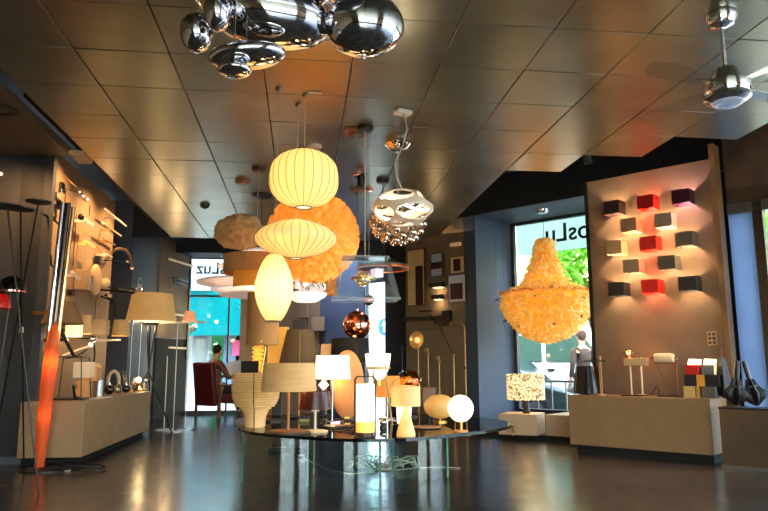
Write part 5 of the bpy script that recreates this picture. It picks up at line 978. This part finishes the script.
# pink small shade and thin poles by the angled panel
def pl(px,py0,py1,fy,label,kind,w0=0,w1=0):
    Pb=Vector(fl(px,fy)); t=thing('slim_floor_lamp',label,'floor lamp',Pb,0,'slim floor lamps by the far panel'); P=Pb; base(t,P,.13,steel); z1=zat(P,py0); obj('pole',G().cyl((0,0,.01),.007,z1-.01,10),mat('pole_silver',(170,165,160),.3,.7),t)
    if kind=='shade': a=zat(P,py1); obj('shade',G().shade(mp(w1,P),mp(w0,P),a,z1,.004,36),mat('pink_pleat',(238,178,140),.8,e=(255,165,115),es=.45),t); light('POINT',(0,0,a-.04),1.5,parent=t); obj('glass_drop',G().ell((.06,-.05,a-.12),.05,16,10),mat('drop_glass',(220,225,230),.05,tr=.5),t)
    if kind=='arm': obj('arm',G().tube([(-.45,-.05,z1-.02),(.4,.0,z1)],.014,8),mat('arm_white',(220,205,180),.4,e=(255,220,180),es=.1),t)
    return t
pl(185,311,321.5,430,'slim floor lamp with small pink lit shade near the far window','shade',4.5,7.5)
pl(173,322,0,432,'bare slim steel floor lamp, middle of the far panel','arm'); pl(164,356,0,430,'shorter bare slim steel floor lamp, left of the far panel group','none')
for q,(px,py,w,lb) in enumerate([(177,263,26,'long white bar wall lamp high on the far angled panel'),(176,280,16,'dark bar wall shelf lamp under the white bar on the far panel'),(174,284,14,'second dark bar wall shelf lamp on the far panel'),(173,315,18,'pale bar wall lamp at mid height on the far panel'),(176,348,18,'warm lit bar wall lamp low on the far panel')]):
    P=pa.lerp(pb,.55); P=Vector((P.x,P.y,at(px,py,P.y).z)); t=thing('panel_bar_lamp',lb,'wall lamp',P,math.atan2(pb.y-pa.y,pb.x-pa.x),'bar lamps on the far panel'); m_=[wb,black,black,wb,wb][q]; obj('bar',G().box((0,-.08,0),(mp(w,P)*1.9,.04,.035)),m_,t,bev=.004); obj('mount',G().box((0,-.03,0),(.05,.07,.03)),black,t)
light('POINT',at(172,318,12.9),9)  # point light added to brighten the angled panel, belongs to no lamp
P=pa.lerp(pb,.8); a=obj('wall_speaker',G().box((0,-.05,0),(.1,.1,.12)),mat('tan_metal2',(150,110,70),.5),loc=(P.x,P.y,at(184,249,P.y).z),rz=math.atan2(pb.y-pa.y,pb.x-pa.x),bev=.005); tag(a,'small tan box fitting at the top corner of the far panel','wall fitting')
# squares on brown wall
for q,(px,py,w,h,c,lb) in enumerate([(303,311,13,14,(112,94,72),'light brown square board sample, upper left on the brown wall'),(318,324,14,14,(140,120,96),'pale taupe square board sample, right on the brown wall'),(300,326,16,13,(74,62,48),'dark brown square board sample, lower left on the brown wall')]):
    P=pn(px,py,8.3); a=obj('board_sample',G().box((0,0,0),(mp(w,P)*1.2,.05,mp(h,P))),mat('board%d'%q,c,.7),loc=P,rz=DA,bev=.004); tag(a,lb,'wall panel','square boards on the brown wall')
# ================================================================ PEOPLE
def skin(name,V,E,root,m,parent,sub=2,mats=None):
    import bmesh
    ks=list(V); bm=bmesh.new(); lay=bm.verts.layers.skin.verify(); bv={}
    for k in ks:
        p,r=V[k]; v=bm.verts.new(p); v[lay].radius=(r,r) if not hasattr(r,'__len__') else r; v[lay].use_root=(k==root); bv[k]=v
    for a,b in E: bm.edges.new((bv[a],bv[b]))
    me=bpy.data.meshes.new(name); bm.to_mesh(me); bm.free(); o=bpy.data.objects.new(name,me); COL.objects.link(o)
    s=o.modifiers.new('skin','SKIN'); s.use_smooth_shade=True; b=o.modifiers.new('sub','SUBSURF'); b.levels=sub; b.render_levels=sub
    bpy.context.view_layer.update(); m2=bpy.data.meshes.new_from_object(o.evaluated_get(bpy.context.evaluated_depsgraph_get())); o.modifiers.clear(); o.data=m2; o.name=name
    m2.materials.clear(); m2.materials.append(m); m2.polygons.foreach_set('use_smooth',[True]*len(m2.polygons)); o.parent=parent; return o
skinm=mat('skin',(205,150,120),.55,var=.04); hairm=mat('dark_hair',(38,28,24),.8,bump=.4,bs=80)
def hand(V,E,w,pre,d,up,side,palm=.085):
    d=Vector(d).normalized(); up=Vector(up).normalized(); sd=d.cross(up)*side; w=Vector(w)
    V[pre+'p']=(w+d*palm*.55,.026); E.append((pre+'w',pre+'p'))
    for k,(o,l) in enumerate([(-.03,.062),(-.01,.072),(.01,.068),(.029,.052)]):
        a=w+d*palm+sd*o; V[pre+'f%da'%k]=(a,.009); V[pre+'f%db'%k]=(a+d*l*.55-up*.01,.0085); V[pre+'f%dc'%k]=(a+d*l*.8-up*.035,.007); E+= [(pre+'p',pre+'f%da'%k),(pre+'f%da'%k,pre+'f%db'%k),(pre+'f%db'%k,pre+'f%dc'%k)]
    a=w+d*.03-sd*.035; V[pre+'ta']=(a,.011); V[pre+'tb']=(a+d*.035-sd*.02-up*.01,.009); E+=[(pre+'p',pre+'ta'),(pre+'ta',pre+'tb')]
def head(t,c,hairlen=1,cap=None):
    c=Vector(c)
    obj('hair',G().ell(c+Vector((-.018,0,.03)),(.098,.083,.10),24,16,disp=lambda v:1.0 if (v.x<.35 or v.z>.35) else .86),hairm,t)
    for s_ in(-1,1): obj('ear',G().ell(c+Vector((-.005,s_*.079,-.01)),(.018,.01,.03),12,8),skinm,t); obj('eye',G().ell(c+Vector((.083,s_*.03,.012)),.011,10,8),mat('eye',(60,50,45),.2),t)
    obj('nose',G().lathe([(.018,0),(.012,.018),(.004,.034),(0,.036)],12,c+Vector((.088,0,-.022)),ax=Vector((.5,0,.86))),skinm,t); obj('mouth',G().ell(c+Vector((.086,0,-.052)),(.006,.022,.005),12,6),mat('lips',(160,80,75),.5),t)
# seated reader
pc_=Vector(fl(219,417)); RZ=math.radians(46)
t=thing('armchair','dark red high backed armchair with wooden arms by the far left window','chair',(pc_.x,pc_.y,0),RZ)
red=mat('dark_red_leather',(92,26,24),.5,bump=.05,bs=60); cw=mat('chair_wood',(120,82,50),.45)
obj('back_rest',G().slab([(-.36,.22),(-.26,.22),(-.36,1.04),(-.46,1.02)],.56,Matrix.Translation((0,-.28,0))),red,t,bev=.03)
obj('seat',G().box((0,0,.36),(.6,.56,.14)),red,t,bev=.03)
for s_ in(-1,1):
    obj('arm_rest',G().box((.02,s_*.34,.60),(.6,.07,.035)),cw,t,bev=.008); 
    for x in(-.28,.26): obj('leg',G().box((x,s_*.34,.295),(.045,.045,.59)),cw,t,bev=.004)
obj('front_rail',G().box((.26,0,.26),(.03,.64,.05)),cw,t); obj('back_rail',G().box((-.28,0,.26),(.03,.64,.05)),cw,t)
p=thing('person','person seated in the red armchair with back turned, brown top, dark trousers','person',(pc_.x,pc_.y,0),RZ)
V={'pel':((-.12,0,.53),(.15,.13)),'ab':((-.15,0,.70),(.13,.11)),'ch':((-.16,0,.90),(.155,.11)),'sh':((-.15,0,1.02),(.10,.09)),'nk':((-.12,0,1.10),.05),'hd0':((-.09,0,1.17),.07),'hd1':((-.075,0,1.24),(.088,.08)),'hd2':((-.085,0,1.31),.072)}
E=[('pel','ab'),('ab','ch'),('ch','sh'),('sh','nk'),('nk','hd0'),('hd0','hd1'),('hd1','hd2')]
for s_,q in((-1,'r'),(1,'l')):
    V[q+'s']=((-.14,s_*.185,.99),.058); V[q+'e']=((-.02,s_*.26,.74),.043); V[q+'w']=((.22,s_*.14,.76),.028); E+=[('sh',q+'s'),(q+'s',q+'e'),(q+'e',q+'w')]
    hand(V,E,V[q+'w'][0],q,(1,-s_*.2,.25),(0,0,1),s_)
    V[q+'h']=((-.02,s_*.1,.50),.088); V[q+'k']=((.40,s_*.13,.54),.062); V[q+'a']=((.46+.12*(s_>0),s_*.12,.09),.038); V[q+'t']=((.62+.12*(s_>0),s_*.13,.035),.034); E+=[('pel',q+'h'),(q+'h',q+'k'),(q+'k',q+'a'),(q+'a',q+'t')]
skin('body',V,E,'pel',skinm,p)
def sub_(names,f,jit=0): return {k:(V[k][0],tuple(x*f for x in V[k][1]) if hasattr(V[k][1],'__len__') else V[k][1]*f) for k in names}
J=['pel','ab','ch','sh','rs','re','rw','ls','le','lw']; skin('jumper',sub_(J,1.13),[e for e in E if e[0] in J and e[1] in J],'pel',mat('brown_jumper',(134,80,66),.85),p)
T_=['pel','rh','rk','ra','lh','lk','la']; skin('trousers',sub_(T_,1.16),[e for e in E if e[0] in T_ and e[1] in T_],'pel',mat('dark_trousers',(34,30,34),.85),p)
for s_ in(-1,1): obj('shoe',G().ell((.58+.12*(s_>0),s_*.13,.045),(.15,.055,.045),20,12),mat('pale_shoe',(215,210,205),.5) if s_<0 else mat('dark_shoe',(40,34,32),.5),p)
head(p,(-.075,0,1.24))
a=obj('newspaper',G().add([(.28,-.3,.72),(.42,-.3,1.05),(.42,0,1.07),(.28,0,.74),(.28,.3,.72),(.42,.3,1.05),(.284,-.3,.72),(.424,-.3,1.05),(.424,0,1.07),(.284,0,.74),(.284,.3,.72),(.424,.3,1.05)],[(0,1,2,3),(3,2,5,4),(6,9,8,7),(9,10,11,8),(0,6,7,1),(4,5,11,10),(1,7,8,2),(2,8,11,5),(0,3,9,6),(3,4,10,9)]),mat('newsprint',(210,195,175),.8),loc=(pc_.x,pc_.y,0),rz=RZ,smooth=False); tag(a,'open newspaper held by the seated reader','newspaper')
# pedestrian
q_=pn(586,420,12.2); pz=-.15; hd=pn(585,338,12.2).z-pz; sc=(hd+.02)/1.66
p=thing('person','person outside the niche window in a dark cap and brown jacket','person',(q_.x,q_.y,pz),DA+2.6); p.scale=(sc,)*3
V={'pel':((0,0,.93),(.14,.11)),'ab':((0,0,1.1),(.13,.1)),'ch':((-.01,0,1.28),(.155,.11)),'sh':((0,0,1.42),(.10,.08)),'nk':((.01,0,1.5),.05),'hd0':((.02,0,1.57),.07),'hd1':((.03,0,1.64),(.088,.08)),'hd2':((.02,0,1.71),.072)}
E=[('pel','ab'),('ab','ch'),('ch','sh'),('sh','nk'),('nk','hd0'),('hd0','hd1'),('hd1','hd2')]
for s_,q in((-1,'r'),(1,'l')):
    V[q+'s']=((0,s_*.19,1.39),.058); V[q+'e']=((-.03,s_*.25,1.12),.044); V[q+'w']=((.08,s_*.24,.88),.03); E+=[('sh',q+'s'),(q+'s',q+'e'),(q+'e',q+'w')]
    hand(V,E,V[q+'w'][0],q,(.15,0,-1),(1,0,0),s_)
    V[q+'h']=((0,s_*.1,.88),.09); V[q+'k']=((.05*s_,s_*.1,.5),.062); V[q+'a']=((.14*s_-.05,s_*.1,.09),.038); V[q+'t']=((.14*s_+.09,s_*.1,.035),.034); E+=[('pel',q+'h'),(q+'h',q+'k'),(q+'k',q+'a'),(q+'a',q+'t')]
skin('body',V,E,'pel',skinm,p)
skin('jacket',sub_(J,1.22),[e for e in E if e[0] in J and e[1] in J],'pel',mat('brown_jacket',(62,48,44),.85),p); skin('trousers',sub_(T_,1.16),[e for e in E if e[0] in T_ and e[1] in T_],'pel',mat('grey_trousers',(40,40,46),.85),p)
for s_ in(-1,1): obj('shoe',G().ell((.14*s_+.03,s_*.1,.045),(.14,.05,.045),20,12),mat('dark_shoe',(40,34,32),.5),p)
head(p,(.03,0,1.64)); obj('cap',G().lathe([(.1,0),(.1,.05),(.07,.1),(0,.12)],24,(.02,0,1.68)).box((.13,0,1.69),(.1,.14,.012)),mat('dark_cap',(70,34,34),.8),p)
# ================================================================ LIGHT
W=bpy.data.worlds.new('world'); S.world=W; W.use_nodes=True; N=W.node_tree.nodes; L=W.node_tree.links
sky=N.new('ShaderNodeTexSky'); sky.sky_type='NISHITA'; sky.sun_disc=False; sky.sun_elevation=math.radians(48); sky.sun_rotation=math.radians(200); sky.air_density=1.0; sky.dust_density=2.5
mx=N.new('ShaderNodeMix'); mx.data_type='RGBA'; mx.inputs['Factor'].default_value=.5; L.new(sky.outputs[0],mx.inputs['A']); mx.inputs['B'].default_value=(.9,1.,1.1,1)
L.new(mx.outputs['Result'],N['Background'].inputs['Color']); N['Background'].inputs['Strength'].default_value=3.2
light('SUN',(0,0,20),2.4,(255,244,225),math.radians(2),target=(1.2,2.6,12),name='sunlight')
# wall washers hidden from view in the black ceiling gaps (small cans)
can=mat('can_black',(20,20,20),.5)
def washer(p,tgt,pw,label,col=(255,196,130),spot=120):
    p=Vector(p); t=thing('track_spotlight',label,'spotlight',p,0,'black track spotlights in the ceiling gaps'); d=(Vector(tgt)-p).normalized(); Q=d.to_track_quat('Z','Y').to_matrix()
    g=G().lathe([(.035,-.12),(.04,-.12),(.045,.0),(.041,.0),(.036,-.11)],20,ax=d,close=True); obj('can',g,can,t); obj('yoke',G().tube([(0,0,0),(0,0,.18)],.008,6),can,t)
    l=light('SPOT',p+d*.01,pw*2.0,col,.03,spot=spot,blend=.9,target=Vector(tgt)); return t
for k,(y,pw,tg_,lb) in enumerate([(7.65,60,(-2.75,7.75,1.9),'nearest the partition'),(8.8,50,(-2.75,8.9,1.7),'over the middle of the left counter'),(9.8,45,(-2.75,9.7,1.6),'over the far end of the left counter')]):
    washer((-2.2,y,3.32),tg_,pw,'black track spotlight in the left ceiling gap, '+lb)
P=D(-3.0,6.6); washer((P.x,P.y,3.05),D(-2.9,7.2,.3),8,'black track spotlight in the right ceiling gap above the long counter')
P=D(-8.3,7.6); washer((P.x,P.y,3.12),D(-8.6,8.4,1.9),90,'added black spotlight brightening the narrow blue wall',(225,230,255),100)  # cool spotlight added to lift the dark blue wall
P=D(-6.3,7.3); washer((P.x,P.y,3.1),D(-6.4,8.4,1.6),65,'black track spotlight in the right ceiling gap before the pictures')
S.view_settings.view_transform='Standard'; S.view_settings.look='None'; S.view_settings.gamma=1; S.view_settings.exposure=0.52; S.view_settings.use_curve_mapping=False
c=S.cycles; c.use_denoising=True; c.max_bounces=10; c.diffuse_bounces=4; c.glossy_bounces=5; c.transmission_bounces=6; c.transparent_max_bounces=16; c.sample_clamp_indirect=6; c.caustics_reflective=False; c.caustics_refractive=False
